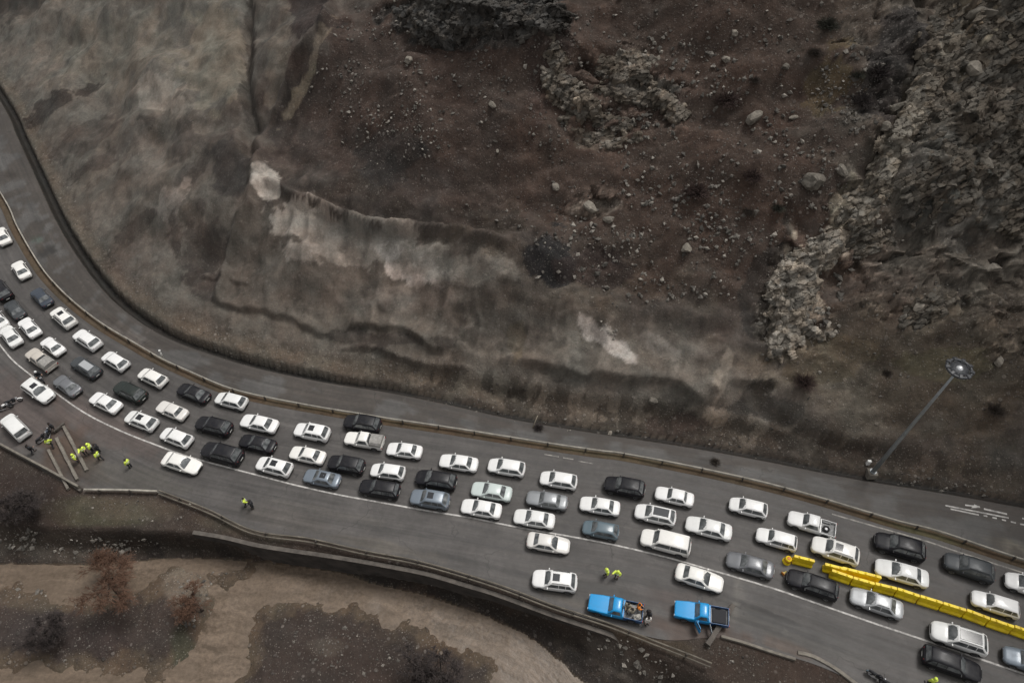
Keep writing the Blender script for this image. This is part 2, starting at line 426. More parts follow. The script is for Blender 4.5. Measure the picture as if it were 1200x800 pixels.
for a, c, t in [
    ((195, 110, 36, 26, 10), (114, 106, 96), .9), ((205, 75, 20, 22, 10), (104, 97, 87), .8), ((165, 150, 30, 12, -35), (60, 54, 49), .7), ((120, 190, 40, 10, -35), (62, 55, 50), .7), ((215, 205, 30, 10, -35), (64, 57, 52), .7), ((165, 262, 40, 9, -40), (62, 54, 48), .7), ((140, 300, 34, 10, -42), (64, 56, 50), .6), ((230, 265, 22, 12, -50), (100, 91, 82), .7), ((90, 90, 40, 22, -20), (92, 87, 79), .7), ((215, 165, 16, 26, 20), (66, 60, 55), .7), ((100, 215, 22, 8, -40), (98, 90, 80), .6), ((130, 60, 70, 40, -10), (98, 91, 80), .7), ((250, 60, 40, 60, 0), (106, 98, 84), .7), ((8, 4, 40, 22, -20), (62, 58, 54), .6),  # last patch paints the top-left corner vignette into the soil colour
    ((60, 125, 50, 10, -28, .2, .5), (50, 44, 40), .8), ((100, 160, 50, 14, -30), (66, 58, 52), .7), ((150, 225, 55, 15, -30), (98, 89, 80), .7), ((195, 235, 25, 18, -40), (106, 96, 88), .8),
    ((115, 255, 60, 14, -35), (94, 85, 76), .6), ((180, 300, 60, 20, -40), (92, 82, 74), .5), ((240, 290, 40, 40, 0), (60, 52, 47), .7), ((235, 330, 30, 16, 10), (54, 46, 42), .7), ((160, 170, 30, 25, 20), (98, 90, 82), .5),
    ((230, 380, 25, 15, 0), (94, 84, 74), .6), ((290, 70, 7, 90, 0), (58, 52, 47), .7), ((345, 130, 14, 50, 25), (56, 49, 45), .8), ((352, 110, 6, 40, 28, .2, .5), (114, 104, 88), .7), ((375, 50, 6, 35, 28, .2, .5), (108, 96, 82), .7), ((325, 60, 14, 60, 10), (96, 87, 76), .6),
    ((272, 200, 20, 30, 0, .6, 1.4), (54, 49, 46), .8), ((365, 15, 25, 40, 0), (52, 44, 42), .8),
    ((312, 215, 15, 17, 0, .25), (146, 136, 126), .9), ((352, 264, 52, 22, 12), (136, 127, 117), .9), ((410, 288, 95, 24, 10), (116, 108, 99), .8), ((360, 290, 45, 15, 0), (118, 109, 100), .7),
    ((478, 316, 40, 20, 10), (140, 129, 121), .9), ((540, 312, 80, 18, 5), (106, 98, 89), .7), ((455, 268, 40, 5, 14, .3, .4), (122, 112, 102), .6), ((380, 243, 30, 4, 30, .3, .4), (116, 106, 97), .7),
    ((450, 185, 36, 36, 20, .5, 1.2), (50, 46, 44), .8), ((400, 225, 60, 20, 15), (58, 51, 46), .8), ((520, 255, 90, 14, 5), (54, 47, 42), .7), ((645, 305, 34, 30, 20, .3), (38, 36, 36), .95), ((700, 310, 40, 30), (50, 42, 40), .7),
    ((560, 15, 105, 32, 0, .3), (58, 56, 54), .9), ((640, 70, 25, 60, 0), (60, 50, 46), .8), ((665, 112, 28, 14, 35, .3), (120, 110, 98), .85), ((735, 82, 30, 18, 0, .3), (104, 94, 84), .8), ((750, 108, 32, 12, 8, .3), (78, 76, 72), .8), ((700, 165, 25, 10, 0), (92, 84, 76), .7), ((700, 245, 30, 10, 0), (104, 94, 86), .7),
    ((708, 398, 34, 11, 40, .4), (156, 146, 138), .85), ((770, 405, 26, 11, 30, .4), (122, 112, 103), .7), ((606, 400, 9, 25, 0), (98, 86, 64), .5), ((825, 415, 22, 10, 0), (100, 92, 84), .7),
    ((846, 440, 9, 30, 12, .3), (132, 120, 106), .7), ((838, 488, 14, 10, 0), (126, 115, 102), .7), ((690, 465, 40, 16, 0), (96, 87, 78), .6), ((790, 472, 30, 12, 10), (96, 88, 78), .6), ((800, 500, 35, 14, 0), (58, 48, 44), .7),
    ((590, 380, 60, 40), (62, 56, 50), .5), ((460, 400, 70, 10, 4), (56, 49, 44), .7), ((470, 350, 60, 18, 0), (94, 84, 76), .5),
    ((932, 345, 34, 62, 15, .25), (128, 119, 108), .9), ((960, 300, 35, 20, -35, .3), (120, 110, 100), .8), ((920, 400, 22, 30, 0, .3), (110, 102, 92), .7), ((1000, 230, 20, 40, 30), (112, 104, 92), .8), ((1040, 190, 10, 50, 25, .3), (122, 114, 100), .7), ((1085, 90, 14, 60, 30, .3), (112, 105, 92), .7),
    ((1090, 365, 40, 20, -30), (96, 88, 78), .7), ((960, 420, 50, 25), (84, 74, 60), .5), ((1050, 70, 35, 60, 20), (48, 45, 44), .8), ((890, 340, 25, 60, 15), (50, 46, 43), .8), ((1120, 215, 60, 70, 0), (70, 69, 66), .6),
    ((1160, 60, 40, 40, 0), (92, 85, 74), .6), ((1145, 20, 25, 25, 0), (104, 95, 82), .7), ((980, 90, 30, 40, 20), (82, 72, 52), .5),
    ((900, 475, 60, 18, 10), (54, 50, 46), .7), ((960, 525, 60, 12, 8), (52, 48, 44), .6), ((1050, 530, 60, 20, 0), (76, 68, 62), .7), ((1100, 430, 60, 20, 5), (76, 72, 56), .5),
]:
    a = tuple(a) + (0,) * (5 - len(a))
    paint(a[:5] + (a[5] * .35, 1.2) if len(a) > 5 else a + (.07, 1.25), c, min(1, t * 1.1))
# every facet of the bedrock has a stone colour of its own
ftone = .70 + .75 * np.clip(hx, 0, 1) * .5 + .75 * np.clip(h2, 0, 1) * .6
ftone = ftone * (.85 + .3 * h2b) * (1 + .55 * (np.clip(h2, 0, 1) > .86) * (hx > .35))
colr *= (1 + rock * hillm * (ftone - 1))[..., None]
crust = sstep(.53, .56, fbm(XX / 2.6 + warpx, SN / 5.0, 5, 271)) - sstep(.53, .56, fbm(XX / 2.2 + warpy, SN / 4.0, 5, 281)) * .9 - 1.0 * sstep(.62, .635, fbm(XX / 1.2, SN / 3.2, 5, 291))
colr *= (1 + mud * .15 * crust)[..., None]
lf_ = .35 + .65 * sstep(-45, -15, XX)
mott = fbm(XX / 1.9 + SN / 5, SN / 2.6, 5, 211) - .5
colr *= (1 + mud * .35 * mott * lf_ + rillm * lf_ * (.55 * (rill2 - .5) + .5 * (rill - .62)) + scree * .8 * (fbm(XX / 1.1, SN / 1.1, 4, 215) - .5))[..., None]
g_ = colr.mean(-1, keepdims=True)
colr = colr + (g_ - colr) * (.30 * mud * hillm)[..., None]
colr *= (1 + hillm * (.10 + .06 * mud))[..., None]
# drain, gutter, toe of the slope, river banks
def mixin(mask, rgb, amt=1.0):
    m = (np.clip(mask, 0, 1) * amt)[..., None]
    colr[:] = colr * (1 - m) + lin(*rgb) * m
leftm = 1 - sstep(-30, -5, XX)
mixin((dM > -.05) & (dM < .75 + .6 * leftm), (38, 36, 34), .95)  # channel shade put into the dark wet mud colour
mixin((dM > .75 + .6 * leftm) * (1 - sstep(1.3, 2.2, dM)), (88, 83, 76), .8 * leftm)
mixin(toe * (fbm(XX / 1.5, YY / 1.5, 3, 201) > .48) * (1 - leftm), (50, 45, 40), .7)
mixin((dL < 0) & (dM < 0), (60, 52, 47))
lo = (dL < 0) & (dM < 0)
for a, c, t in [((105, 600, 70, 14, 4), (66, 64, 50), .7), ((160, 595, 50, 12, 4), (84, 76, 66), .6), ((20, 585, 45, 40, 30), (46, 38, 35), .8), ((300, 622, 60, 10, 10), (76, 68, 58), .6), ((870, 770, 40, 25, 20), (56, 48, 43), .8), ((960, 790, 30, 12, 30), (58, 48, 43), .7), ((750, 745, 50, 10, 20), (74, 64, 54), .8)]:
    m = blob(*a) * lo; mixin(m, c, t)
bk = (dW < 0) & (dM < 0)
mixin(bk * sstep(0, .25, t2) * (1 - sstep(.6, .95, t2)), (50, 44, 39), .9)
mixin(bk * (fbm(XX / 1.6, YY / 1.6, 4, 221) > .52) * sstep(.05, .3, t2), (36, 32, 30), .7)
rub = blob(60, 640, 110, 18, 3)
mixin(rub * bk, (70, 64, 58), .8)
gm = bk & (dE < 0)
mixin(gm, (58, 50, 46), .95)
mixin(gm * (1 - sstep(.10, .55, Z - WATER + (fbm(XX / 1.5, YY / 1.5, 4, 231) - .5) * .7)), (84, 73, 61), .85)
for a, c, t in [((215, 762, 14, 26, 0), (54, 58, 46), .7), ((215, 690, 26, 18, 0), (108, 100, 90), .8), ((70, 745, 90, 22, 0), (58, 50, 48), .8), ((430, 770, 90, 40, 20), (54, 46, 42), .8), ((385, 755, 22, 12, 0), (76, 70, 64), .7), ((50, 700, 50, 14, 0), (80, 72, 62), .7), ((730, 775, 50, 16, 30), (98, 90, 84), .5)]:
    m = blob(*a) * bk; mixin(m, c, t)
# far ground outside the picture keeps the same soil
scree_attr = np.clip(mud * hillm * .30 + scree * .8 + rock * .35 + toe * .9 + gm * .95 + rub * .9 + (lo & ~bk) * .55 + (bk & ~gm) * .6, 0, 1)
wet = np.clip(blob(645, 305, 40, 36) + ((dM > -.05) & (dM < 1.5)) * .8 + bk * .4, 0, 1)

def grid_mesh(name, X, Y, Zv):
    ny, nx = X.shape
    me = bpy.data.meshes.new(name)
    me.vertices.add(nx * ny)
    co = np.stack([X, Y, Zv], -1).reshape(-1).astype(np.float32)
    me.vertices.foreach_set('co', co)
    i = np.arange((ny - 1) * (nx - 1)); r = i // (nx - 1); c = i % (nx - 1)
    a = r * nx + c
    q = np.stack([a, a + 1, a + nx + 1, a + nx], 1).astype(np.int32)
    me.loops.add(q.size); me.loops.foreach_set('vertex_index', q.reshape(-1))
    me.polygons.add(len(q))
    me.polygons.foreach_set('loop_start', (np.arange(len(q)) * 4).astype(np.int32))
    me.polygons.foreach_set('use_smooth', np.ones(len(q), bool))
    me.update(calc_edges=True)
    return me
def add_col(me, name, c3):
    at = me.attributes.new(name, 'FLOAT_COLOR', 'POINT')
    c4 = np.ones((c3.reshape(-1, 3).shape[0], 4), np.float32); c4[:, :3] = c3.reshape(-1, 3)
    at.data.foreach_set('color', c4.reshape(-1))
def add_f(me, name, f):
    at = me.attributes.new(name, 'FLOAT', 'POINT')
    at.data.foreach_set('value', f.reshape(-1).astype(np.float32))

# ------------------------------------------------------------------ materials
class NT:
    def __init__(s, name):
        s.m = bpy.data.materials.new(name); s.m.use_nodes = True
        s.t = s.m.node_tree; s.n = s.t.nodes; s.l = s.t.links
        s.b = s.n['Principled BSDF']
    def new(s, typ, **kw):
        n = s.n.new(typ)
        for k, v in kw.items(): setattr(n, k, v)
        return n
    def link(s, a, b): s.l.new(a, b)
    def noise(s, vec, scale, detail=4, rough=.55):
        n = s.new('ShaderNodeTexNoise'); n.inputs['Scale'].default_value = scale; n.inputs['Detail'].default_value = detail; n.inputs['Roughness'].default_value = rough
        if vec is not None: s.link(vec, n.inputs['Vector'])
        return n.outputs[0]
    def rng(s, v, a, b, c, d):
        n = s.new('ShaderNodeMapRange'); s.link(v, n.inputs[0])
        for i, q in enumerate((a, b, c, d)): n.inputs[i + 1].default_value = q
        return n.outputs[0]
    def math(s, op, a, b):
        n = s.new('ShaderNodeMath', operation=op)
        for i, q in enumerate((a, b)):
            if isinstance(q, (int, float)): n.inputs[i].default_value = q
            else: s.link(q, n.inputs[i])
        return n.outputs[0]
    def mix(s, fac, a, b, blend='MIX'):
        n = s.new('ShaderNodeMix', data_type='RGBA', blend_type=blend)
        for sock, q in ((n.inputs[0], fac), (n.inputs[6], a), (n.inputs[7], b)):
            if isinstance(q, (int, float)): sock.default_value = q
            elif isinstance(q, (tuple, list, np.ndarray)): sock.default_value = (*[float(x) for x in q][:3], 1)
            else: s.link(q, sock)
        return n.outputs[2]
    def pos(s): return s.new('ShaderNodeNewGeometry').outputs['Position']
    def obj(s): return s.new('ShaderNodeTexCoord').outputs['Object']
    def bump(s, h, strength=.5, dist=.1):
        n = s.new('ShaderNodeBump'); n.inputs['Strength'].default_value = strength; n.inputs['Distance'].default_value = dist
        s.link(h, n.inputs['Height']); s.link(n.outputs[0], s.b.inputs['Normal'])
    def attr(s, name, out='Color'):
        n = s.new('ShaderNodeAttribute'); n.attribute_name = name; return n.outputs[out]

def simple(name, rgb, rough=.6, metal=0., var=.12, scale=6., coat=0., spec=None):
    t = NT(name)
    n = t.noise(t.obj(), scale, 3)
    f = t.rng(n, .3, .7, 1 - var, 1 + var)
    c = t.mix(1.0, tuple(rgb), f, 'MULTIPLY')
    t.link(c, t.b.inputs['Base Color'])
    t.b.inputs['Roughness'].default_value = rough
    t.b.inputs['Metallic'].default_value = metal
    t.b.inputs['Coat Weight'].default_value = coat
    if spec is not None: t.b.inputs['Specular IOR Level'].default_value = spec
    return t.m

def ground_material():
    t = NT('soil_and_rock')
    p = t.pos(); base = t.attr('soil'); sc = t.attr('scree', 'Fac')
    n1 = t.noise(p, .55, 8, .62); n2 = t.noise(p, 3.2, 6, .65); n3 = t.noise(p, 14, 4, .6)
    f = t.math('MULTIPLY', t.rng(n1, .3, .7, .79, 1.23), t.rng(n2, .3, .7, .84, 1.17))
    f = t.math('MULTIPLY', f, t.rng(n3, .3, .7, .82, 1.2))
    c = t.mix(1.0, base, f, 'MULTIPLY')
    tint = t.mix(t.rng(t.noise(p, .21, 4), .35, .65, 0, 1), (1.05, .97, .92), (.95, 1.0, 1.0))
    c = t.mix(1.0, c, tint, 'MULTIPLY')
    # pebbles of many sizes, paler and darker than the soil
    hs = []
    for scl, thr, pk in ((1.25, .30, .74), (2.6, .32, .70), (5.0, .40, .55)):
        v = t.new('ShaderNodeTexVoronoi'); v.inputs['Scale'].default_value = scl; t.link(p, v.inputs['Vector'])
        sep = t.new('ShaderNodeSeparateColor'); t.link(v.outputs['Color'], sep.inputs[0])
        pick = t.rng(sep.outputs[0], pk, pk + .04, 0, 1)
        disc = t.rng(v.outputs['Distance'], thr, thr * .62, 0, 1)
        m = t.math('MULTIPLY', t.math('MULTIPLY', pick, disc), sc)
        tone = t.rng(sep.outputs[1], 0, 1, .9, 3.0)
        pc = t.mix(1.0, t.mix(.6, base, (.055, .050, .045)), tone, 'MULTIPLY')
        c = t.mix(m, c, pc)
        hs.append(m)
    t.link(c, t.b.inputs['Base Color'])
    wetf = t.attr('wet', 'Fac')
    t.link(t.rng(wetf, 0, 1, .92, .62), t.b.inputs['Roughness'])
    t.b.inputs['Specular IOR Level'].default_value = .25
    hh = t.math('ADD', t.math('MULTIPLY', n2, .6), t.math('MULTIPLY', n3, .3))
    hh = t.math('ADD', hh, t.math('MULTIPLY', t.math('ADD', hs[0], hs[1]), .5))
    bn = t.new('ShaderNodeBump'); bn.inputs['Distance'].default_value = .3
    t.link(t.rng(sc, 0, .6, .28, .75), bn.inputs['Strength']); t.link(hh, bn.inputs['Height']); t.link(bn.outputs[0], t.b.inputs['Normal'])
    return t.m
M_GROUND = ground_material()

def asphalt_material():
    t = NT('wet_asphalt')
    p = t.pos(); base = t.attr('soil')
    uv = t.new('ShaderNodeCombineXYZ'); t.link(t.attr('along', 'Fac'), uv.inputs[0]); t.link(t.attr('across', 'Fac'), uv.inputs[1])
    mp = t.new('ShaderNodeMapping'); mp.inputs['Scale'].default_value = (.05, 1.5, 1); t.link(uv.outputs[0], mp.inputs[0])
    streak = t.noise(mp.outputs[0], 1.0, 6, .65)
    mp2 = t.new('ShaderNodeMapping'); mp2.inputs['Scale'].default_value = (.22, 3.2, 1); t.link(uv.outputs[0], mp2.inputs[0])
    streak2 = t.noise(mp2.outputs[0], 1.0, 5, .65)
    n1 = t.noise(p, .25, 6, .6); n2 = t.noise(p, 2.0, 5, .6); n3 = t.noise(p, 30, 2, .6)
    f = t.math('MULTIPLY', t.rng(streak, .3, .7, .70, 1.32), t.rng(n1, .3, .7, .80, 1.24))
    f = t.math('MULTIPLY', f, t.rng(streak2, .32, .68, .88, 1.12))
    f = t.math('MULTIPLY', f, t.rng(n2, .3, .7, .92, 1.08))
    f = t.math('MULTIPLY', f, t.rng(n3, .3, .7, .9, 1.1))
    c = t.mix(1.0, base, f, 'MULTIPLY')
    c = t.mix(t.math('MULTIPLY', t.rng(t.noise(p, .9, 5, .7), .58, .68, 0, .38), t.rng(n1, .4, .6, .2, 1)), c, (.034, .033, .033))
    c = t.mix(t.rng(t.noise(p, .55, 6, .72), .60, .72, 0, .45), c, (.115, .106, .095))
    # a few repaired cracks
    v = t.new('ShaderNodeTexVoronoi', feature='DISTANCE_TO_EDGE'); v.inputs['Scale'].default_value = .16; v.inputs['Randomness'].default_value = 1
    wv = t.new('ShaderNodeVectorMath', operation='ADD'); t.link(p, wv.inputs[0])
    nn = t.new('ShaderNodeTexNoise'); nn.inputs['Scale'].default_value = .8; t.link(p, nn.inputs['Vector'])
    sc = t.new('ShaderNodeVectorMath', operation='SCALE'); sc.inputs['Scale'].default_value = 2.0; t.link(nn.outputs['Color'], sc.inputs[0]); t.link(sc.outputs[0], wv.inputs[1])
    t.link(wv.outputs[0], v.inputs['Vector'])
    crack = t.math('MULTIPLY', t.rng(v.outputs['Distance'], .012, .004, 0, .55), t.rng(n1, .45, .6, 0, 1))
    c = t.mix(crack, c, (.028, .026, .025))
    t.link(c, t.b.inputs['Base Color'])
    t.link(t.rng(streak, .3, .7, .48, .72), t.b.inputs['Roughness'])
    t.b.inputs['Specular IOR Level'].default_value = .35
    t.bump(n3, .25, .02)
    return t.m
M_ROAD = asphalt_material()

# ------------------------------------------------------------------ object helpers
def kind(o, k): o['kind'] = k; return o
def tag(o, label, cat, group=None):
    o['label'] = label; o['category'] = cat
    if group: o['group'] = group
    return o
def link_me(name, me, mats, parent=None):
    o = bpy.data.objects.new(name, me); COL.objects.link(o)
    for m in (mats if isinstance(mats, (list, tuple)) else [mats]):
        if m: me.materials.append(m)
    if parent: o.parent = parent
    return o
def empty(name, loc, rz=0., label=None, cat=None, group=None):
    o = bpy.data.objects.new(name, None); o.empty_display_size = .3; COL.objects.link(o)
    o.location = loc; o.rotation_euler = (0, 0, rz)
    if label: tag(o, label, cat, group)
    return o

class MB:
    """collects shapes and makes ONE mesh"""
    def __init__(s): s.v, s.f, s.mi, s.sm = [], [], [], []
    def add(s, verts, faces, mi=0, smooth=False):
        o = len(s.v); s.v += [tuple(map(float, q)) for q in verts]
        for f in faces: s.f.append([i + o for i in f]); s.mi.append(mi); s.sm.append(smooth)
        return s
    def box(s, c, d, mi=0, rz=0., bev=0., top=None):
        x, y, z = d[0] / 2, d[1] / 2, d[2] / 2
        tx, ty = (x, y) if top is None else (x * top[0], y * top[1])
        if bev:
            b = min(bev, x * .9, y * .9, z * .9)
            prof = [(-z, b), (-z + b, 0), (z - b, 0), (z, b)]
            vs = []
            for zz, ins in prof:
                k = (zz + z) / (2 * z); xx = x + (tx - x) * k - ins; yy = y + (ty - y) * k - ins
                vs += [(-xx, -yy + b * .6, zz), (-xx + b * .6, -yy, zz), (xx - b * .6, -yy, zz), (xx, -yy + b * .6, zz), (xx, yy - b * .6, zz), (xx - b * .6, yy, zz), (-xx + b * .6, yy, zz), (-xx, yy - b * .6, zz)]
            fs = [list(range(7, -1, -1)), list(range(24, 32))]
            for r in range(3):
                for i in range(8): fs.append([r * 8 + i, r * 8 + (i + 1) % 8, r * 8 + 8 + (i + 1) % 8, r * 8 + 8 + i])
        else:
            vs = [(-x, -y, -z), (x, -y, -z), (x, y, -z), (-x, y, -z), (-tx, -ty, z), (tx, -ty, z), (tx, ty, z), (-tx, ty, z)]
            fs = [[3, 2, 1, 0], [4, 5, 6, 7], [0, 1, 5, 4], [1, 2, 6, 5], [2, 3, 7, 6], [3, 0, 4, 7]]
        cz, sz_ = math.cos(rz), math.sin(rz)
        return s.add([(c[0] + a * cz - b_ * sz_, c[1] + a * sz_ + b_ * cz, c[2] + e) for a, b_, e in vs], fs, mi)
    def tube(s, pts, rad, n=8, mi=0, cap=True, smooth=True):
        pts = [Vector(p) for p in pts]; rads = rad if isinstance(rad, (list, tuple)) else [rad] * len(pts)
        vs, fs = [], []
        up = None
        for i, p in enumerate(pts):
            t = (pts[min(i + 1, len(pts) - 1)] - pts[max(i - 1, 0)]).normalized()
            if up is None: up = Vector((0, 0, 1)) if abs(t.z) < .9 else Vector((1, 0, 0))
            a = t.cross(up).normalized(); b = a.cross(t).normalized(); up = b
            for k in range(n):
                g = 2 * PI * k / n; vs.append(p + (a * math.cos(g) + b * math.sin(g)) * rads[i])
        for i in range(len(pts) - 1):
            for k in range(n): fs.append([i * n + k, i * n + (k + 1) % n, (i + 1) * n + (k + 1) % n, (i + 1) * n + k])
        s.add(vs, fs, mi, smooth)
        if cap:
            o = len(s.v) - len(vs); s.f.append([o + k for k in range(n - 1, -1, -1)]); s.mi.append(mi); s.sm.append(False)
            s.f.append([o + (len(pts) - 1) * n + k for k in range(n)]); s.mi.append(mi); s.sm.append(False)
        return s
    def disc_y(s, c, prof, n=20, mi=0, smooth=True):
        """surface of revolution about the local Y axis: prof = [(radius, y)]"""
        vs, fs = [], []
        for r, y in prof:
            for k in range(n):
                g = 2 * PI * k / n; vs.append((c[0] + r * math.cos(g), c[1] + y, c[2] + r * math.sin(g)))
        for i in range(len(prof) - 1):
            for k in range(n): fs.append([i * n + k, i * n + (k + 1) % n, (i + 1) * n + (k + 1) % n, (i + 1) * n + k])
        return s.add(vs, fs, mi, smooth)
    def rev_z(s, c, prof, n=20, mi=0, smooth=True):
        vs, fs = [], []
        for r, z in prof:
            for k in range(n):
                g = 2 * PI * k / n; vs.append((c[0] + r * math.cos(g), c[1] + r * math.sin(g), c[2] + z))
        for i in range(len(prof) - 1):
            for k in range(n): fs.append([i * n + k, i * n + (k + 1) % n, (i + 1) * n + (k + 1) % n, (i + 1) * n + k])
        return s.add(vs, fs, mi, smooth)
    def mesh(s, name):
        me = bpy.data.meshes.new(name); me.from_pydata(s.v, [], s.f)
        me.polygons.foreach_set('material_index', s.mi); me.polygons.foreach_set('use_smooth', s.sm)
        bm = bmesh.new(); bm.from_mesh(me); bmesh.ops.recalc_face_normals(bm, faces=bm.faces); bm.to_mesh(me); bm.free()
        me.update(); return me
    def build(s, name, mats, parent=None): return link_me(name, s.mesh(name), mats, parent)

def copy_tree(o, parent=None):
    c = o.copy(); COL.objects.link(c)
    if parent: c.parent = parent
    for ch in o.children: copy_tree(ch, c)
    return c

# ------------------------------------------------------------------ terrain, roads, water
me = grid_mesh('hillside', XD, YD, ZD)
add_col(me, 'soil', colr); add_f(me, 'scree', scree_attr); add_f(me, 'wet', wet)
hill_o = kind(link_me('hillside', me, M_GROUND), 'structure')
rf = (rock * hillm)[:-1, :-1].reshape(-1) < .45
me.polygons.foreach_set('use_smooth', rf)
me.update()
def P(px, py): return onto(Z, px, py)
def ground_z(x, y): return float(Hlookup(Z, np.array([x]), np.array([y]))[0])

def offset(poly, d):
    t = np.gradient(poly, axis=0); t /= np.linalg.norm(t, axis=1)[:, None]
    return poly + np.stack([-t[:, 1], t[:, 0]], 1) * np.broadcast_to(np.asarray(d, float), (len(poly),))[:, None]
def resamp(poly, n):
    s = np.concatenate([[0], np.cumsum(np.linalg.norm(np.diff(poly, axis=0), axis=1))])
    q = np.linspace(0, s[-1], n); return np.stack([np.interp(q, s, poly[:, 0]), np.interp(q, s, poly[:, 1])], 1)
def match(polyA, polyB):
    """points of B abreast of the points of A"""
    out = []
    tA = np.gradient(polyA, axis=0)
    B = resamp(polyB, 2400)
    last = 0
    for p, t in zip(polyA, tA):
        t = t / np.linalg.norm(t)
        q = B - p
        cost = np.abs(q @ t) + .02 * np.linalg.norm(q, axis=1)
        k = int(np.argmin(cost + (np.arange(len(B)) < last) * 1e3))
        last = k; out.append(B[k])
    out = np.array(out)
    ker = np.ones(5) / 5
    for ax_ in (0, 1):
        pad = np.pad(out[:, ax_], 2, mode='edge'); out[:, ax_] = np.convolve(pad, ker, 'valid')
    return out

MED = offset(RAIL, -1.05)                                             # road-side edge of the median
def strip(name, A, B, K, zoff, base, patches=(), crown=None, mat=None, noise=0.):
    v = np.linspace(0, 1, K + 1)
    X = A[:, None, 0] * (1 - v) + B[:, None, 0] * v; Y = A[:, None, 1] * (1 - v) + B[:, None, 1] * v
    Zs = zr(X) + zoff
    if crown is not None: Zs = Zs + crown(v)[None, :]
    if noise: Zs = Zs + (fbm(X / .5, Y / .5, 3, 77) - .5) * noise * np.sin(v * PI)[None, :]
    me = grid_mesh(name, X, Y, Zs)
    c = np.zeros(X.shape + (3,)); c[:] = lin(*base)
    for (px, py, rx, ry, rot, rgb, amt) in patches:
        q = G(px, py); cr_, sr_ = math.cos(R(rot)), math.sin(R(rot))
        a = (G(px + rx * cr_, py + rx * sr_) - G(px - rx * cr_, py - rx * sr_))[:2] / 2; b = (G(px - ry * sr_, py + ry * cr_) - G(px + ry * sr_, py - ry * cr_))[:2] / 2
        det = a[0] * b[1] - a[1] * b[0]
        qx, qy = X - q[0], Y - q[1]
        u = (qx * b[1] - qy * b[0]) / det; w_ = (a[0] * qy - a[1] * qx) / det
        r = np.sqrt(u * u + w_ * w_) + (fbm(X / 1.2, Y / 1.2, 4, 91) - .5) * 1.1
        m = ((1 - sstep(.6, 1.25, r)) * amt)[..., None]
        c = c * (1 - m) + lin(*rgb) * m
    if name == 'road':                                                 # lanes polished and oiled by tyres
        dl, _ = sdist(X, Y, LINE[::2])
        wear = np.zeros(X.shape)
        for lane in (-5.6, -2.0, 1.75, 5.2, 8.6):
            for tr in (-.8, .8): wear += np.exp(-((dl - lane - tr) / .34) ** 2)
            wear += .6 * np.exp(-((dl - lane) / .30) ** 2) * (vnoise(X * .3, Y * .3, 5) > .35)
        c = c * (1 - .16 * np.clip(wear, 0, 1) * (.4 + .9 * fbm(X / 5, Y / 5, 3, 15)))[..., None]
    if name == 'inner_road':                                           # mud washed down from the slope
        edge = (1 - v)[None, :] * 0 + (v[None, :])
        mm = sstep(.50, .62, fbm(X / 2.5, Y / 2.5, 5, 25) + .42 * np.exp(-edge * 3.2))[..., None] * .75
        c = c * (1 - mm) + lin(58, 52, 47) * mm
    add_col(me, 'soil', c)
    s = np.concatenate([[0], np.cumsum(np.linalg.norm(np.diff(A, axis=0), axis=1))])
    add_f(me, 'along', np.broadcast_to(s[:, None], X.shape).copy())
    wd = np.linalg.norm(B - A, axis=1)
    add_f(me, 'across', (wd[:, None] * v[None, :]))
    return kind(link_me(name, me, mat or M_ROAD), 'structure')

fine = lambda p: resamp(p, int(len(p) * 1.6))
A_ = fine(MED)
road = strip('road', A_, match(A_, LOW), 84, 0.0, (76, 73, 71), [
    (20, 480, 70, 40, 30, (84, 72, 68), .5), (85, 535, 40, 32, 50, (74, 60, 50), .85), (120, 500, 70, 22, 25, (86, 74, 69), .5), (150, 560, 70, 18, 10, (76, 73, 68), .6), (820, 740, 55, 22, 10, (70, 56, 48), .85), (795, 700, 50, 16, 5, (72, 62, 58), .6),
    (920, 757, 35, 9, 20, (86, 74, 66), .7), (330, 606, 60, 12, 12, (80, 75, 70), .5), (640, 735, 90, 16, 18, (68, 62, 58), .5), (700, 690, 60, 8, 10, (62, 60, 57), .5), (900, 730, 120, 14, 20, (66, 64, 60), .5), (863, 702, 6, 26, 8, (104, 100, 94), .5),
    (895, 716, 60, 3, 22, (48, 46, 45), .7), (930, 738, 70, 3, 22, (50, 48, 47), .6), (880, 730, 50, 2.5, 20, (52, 50, 48), .6), (560, 660, 80, 4, 14, (62, 60, 58), .6), (430, 615, 60, 4, 12, (64, 62, 60), .5), (740, 680, 90, 5, 12, (60, 58, 56), .6), (1000, 745, 60, 6, 20, (64, 62, 60), .6), (380, 600, 80, 6, 11, (86, 82, 77), .4), (660, 700, 40, 6, 20, (92, 86, 78), .4), (450, 640, 70, 7, 12, (92, 86, 78), .5), (1160, 650, 60, 8, 16, (84, 80, 74), .5)])
B_ = fine(RAIL)
inner = strip('inner_road', match(B_, offset(M, -.02)), B_, 26, 0.0, (76, 74, 72), [
    (55, 294, 13, 6, -15, (44, 42, 40), .95), (12, 205, 8, 4, 0, (36, 35, 34), .95), (44, 280, 8, 5, 0, (70, 84, 76), .6), (832, 542, 20, 6, 5, (50, 46, 42), .9), (80, 325, 10, 6, 0, (58, 56, 53), .6),
    (600, 498, 70, 4, 9, (66, 60, 56), .6), (760, 520, 90, 5, 9, (64, 58, 54), .7), (900, 548, 60, 5, 10, (68, 64, 60), .6), (1190, 643, 30, 9, 20, (104, 98, 86), .7), (140, 385, 60, 8, 40, (84, 76, 70), .6)])
med = strip('median_strip', RAIL, MED, 8, 0.012, (78, 67, 55), [(1080, 625, 60, 4, 16, (84, 82, 62), .8), (700, 532, 120, 3, 9, (86, 78, 62), .6), (420, 488, 100, 3, 10, (84, 76, 58), .6)],
            crown=lambda v: .11 * np.sin(np.clip(v, 0, 1) * PI) ** .6, mat=M_GROUND, noise=.12)

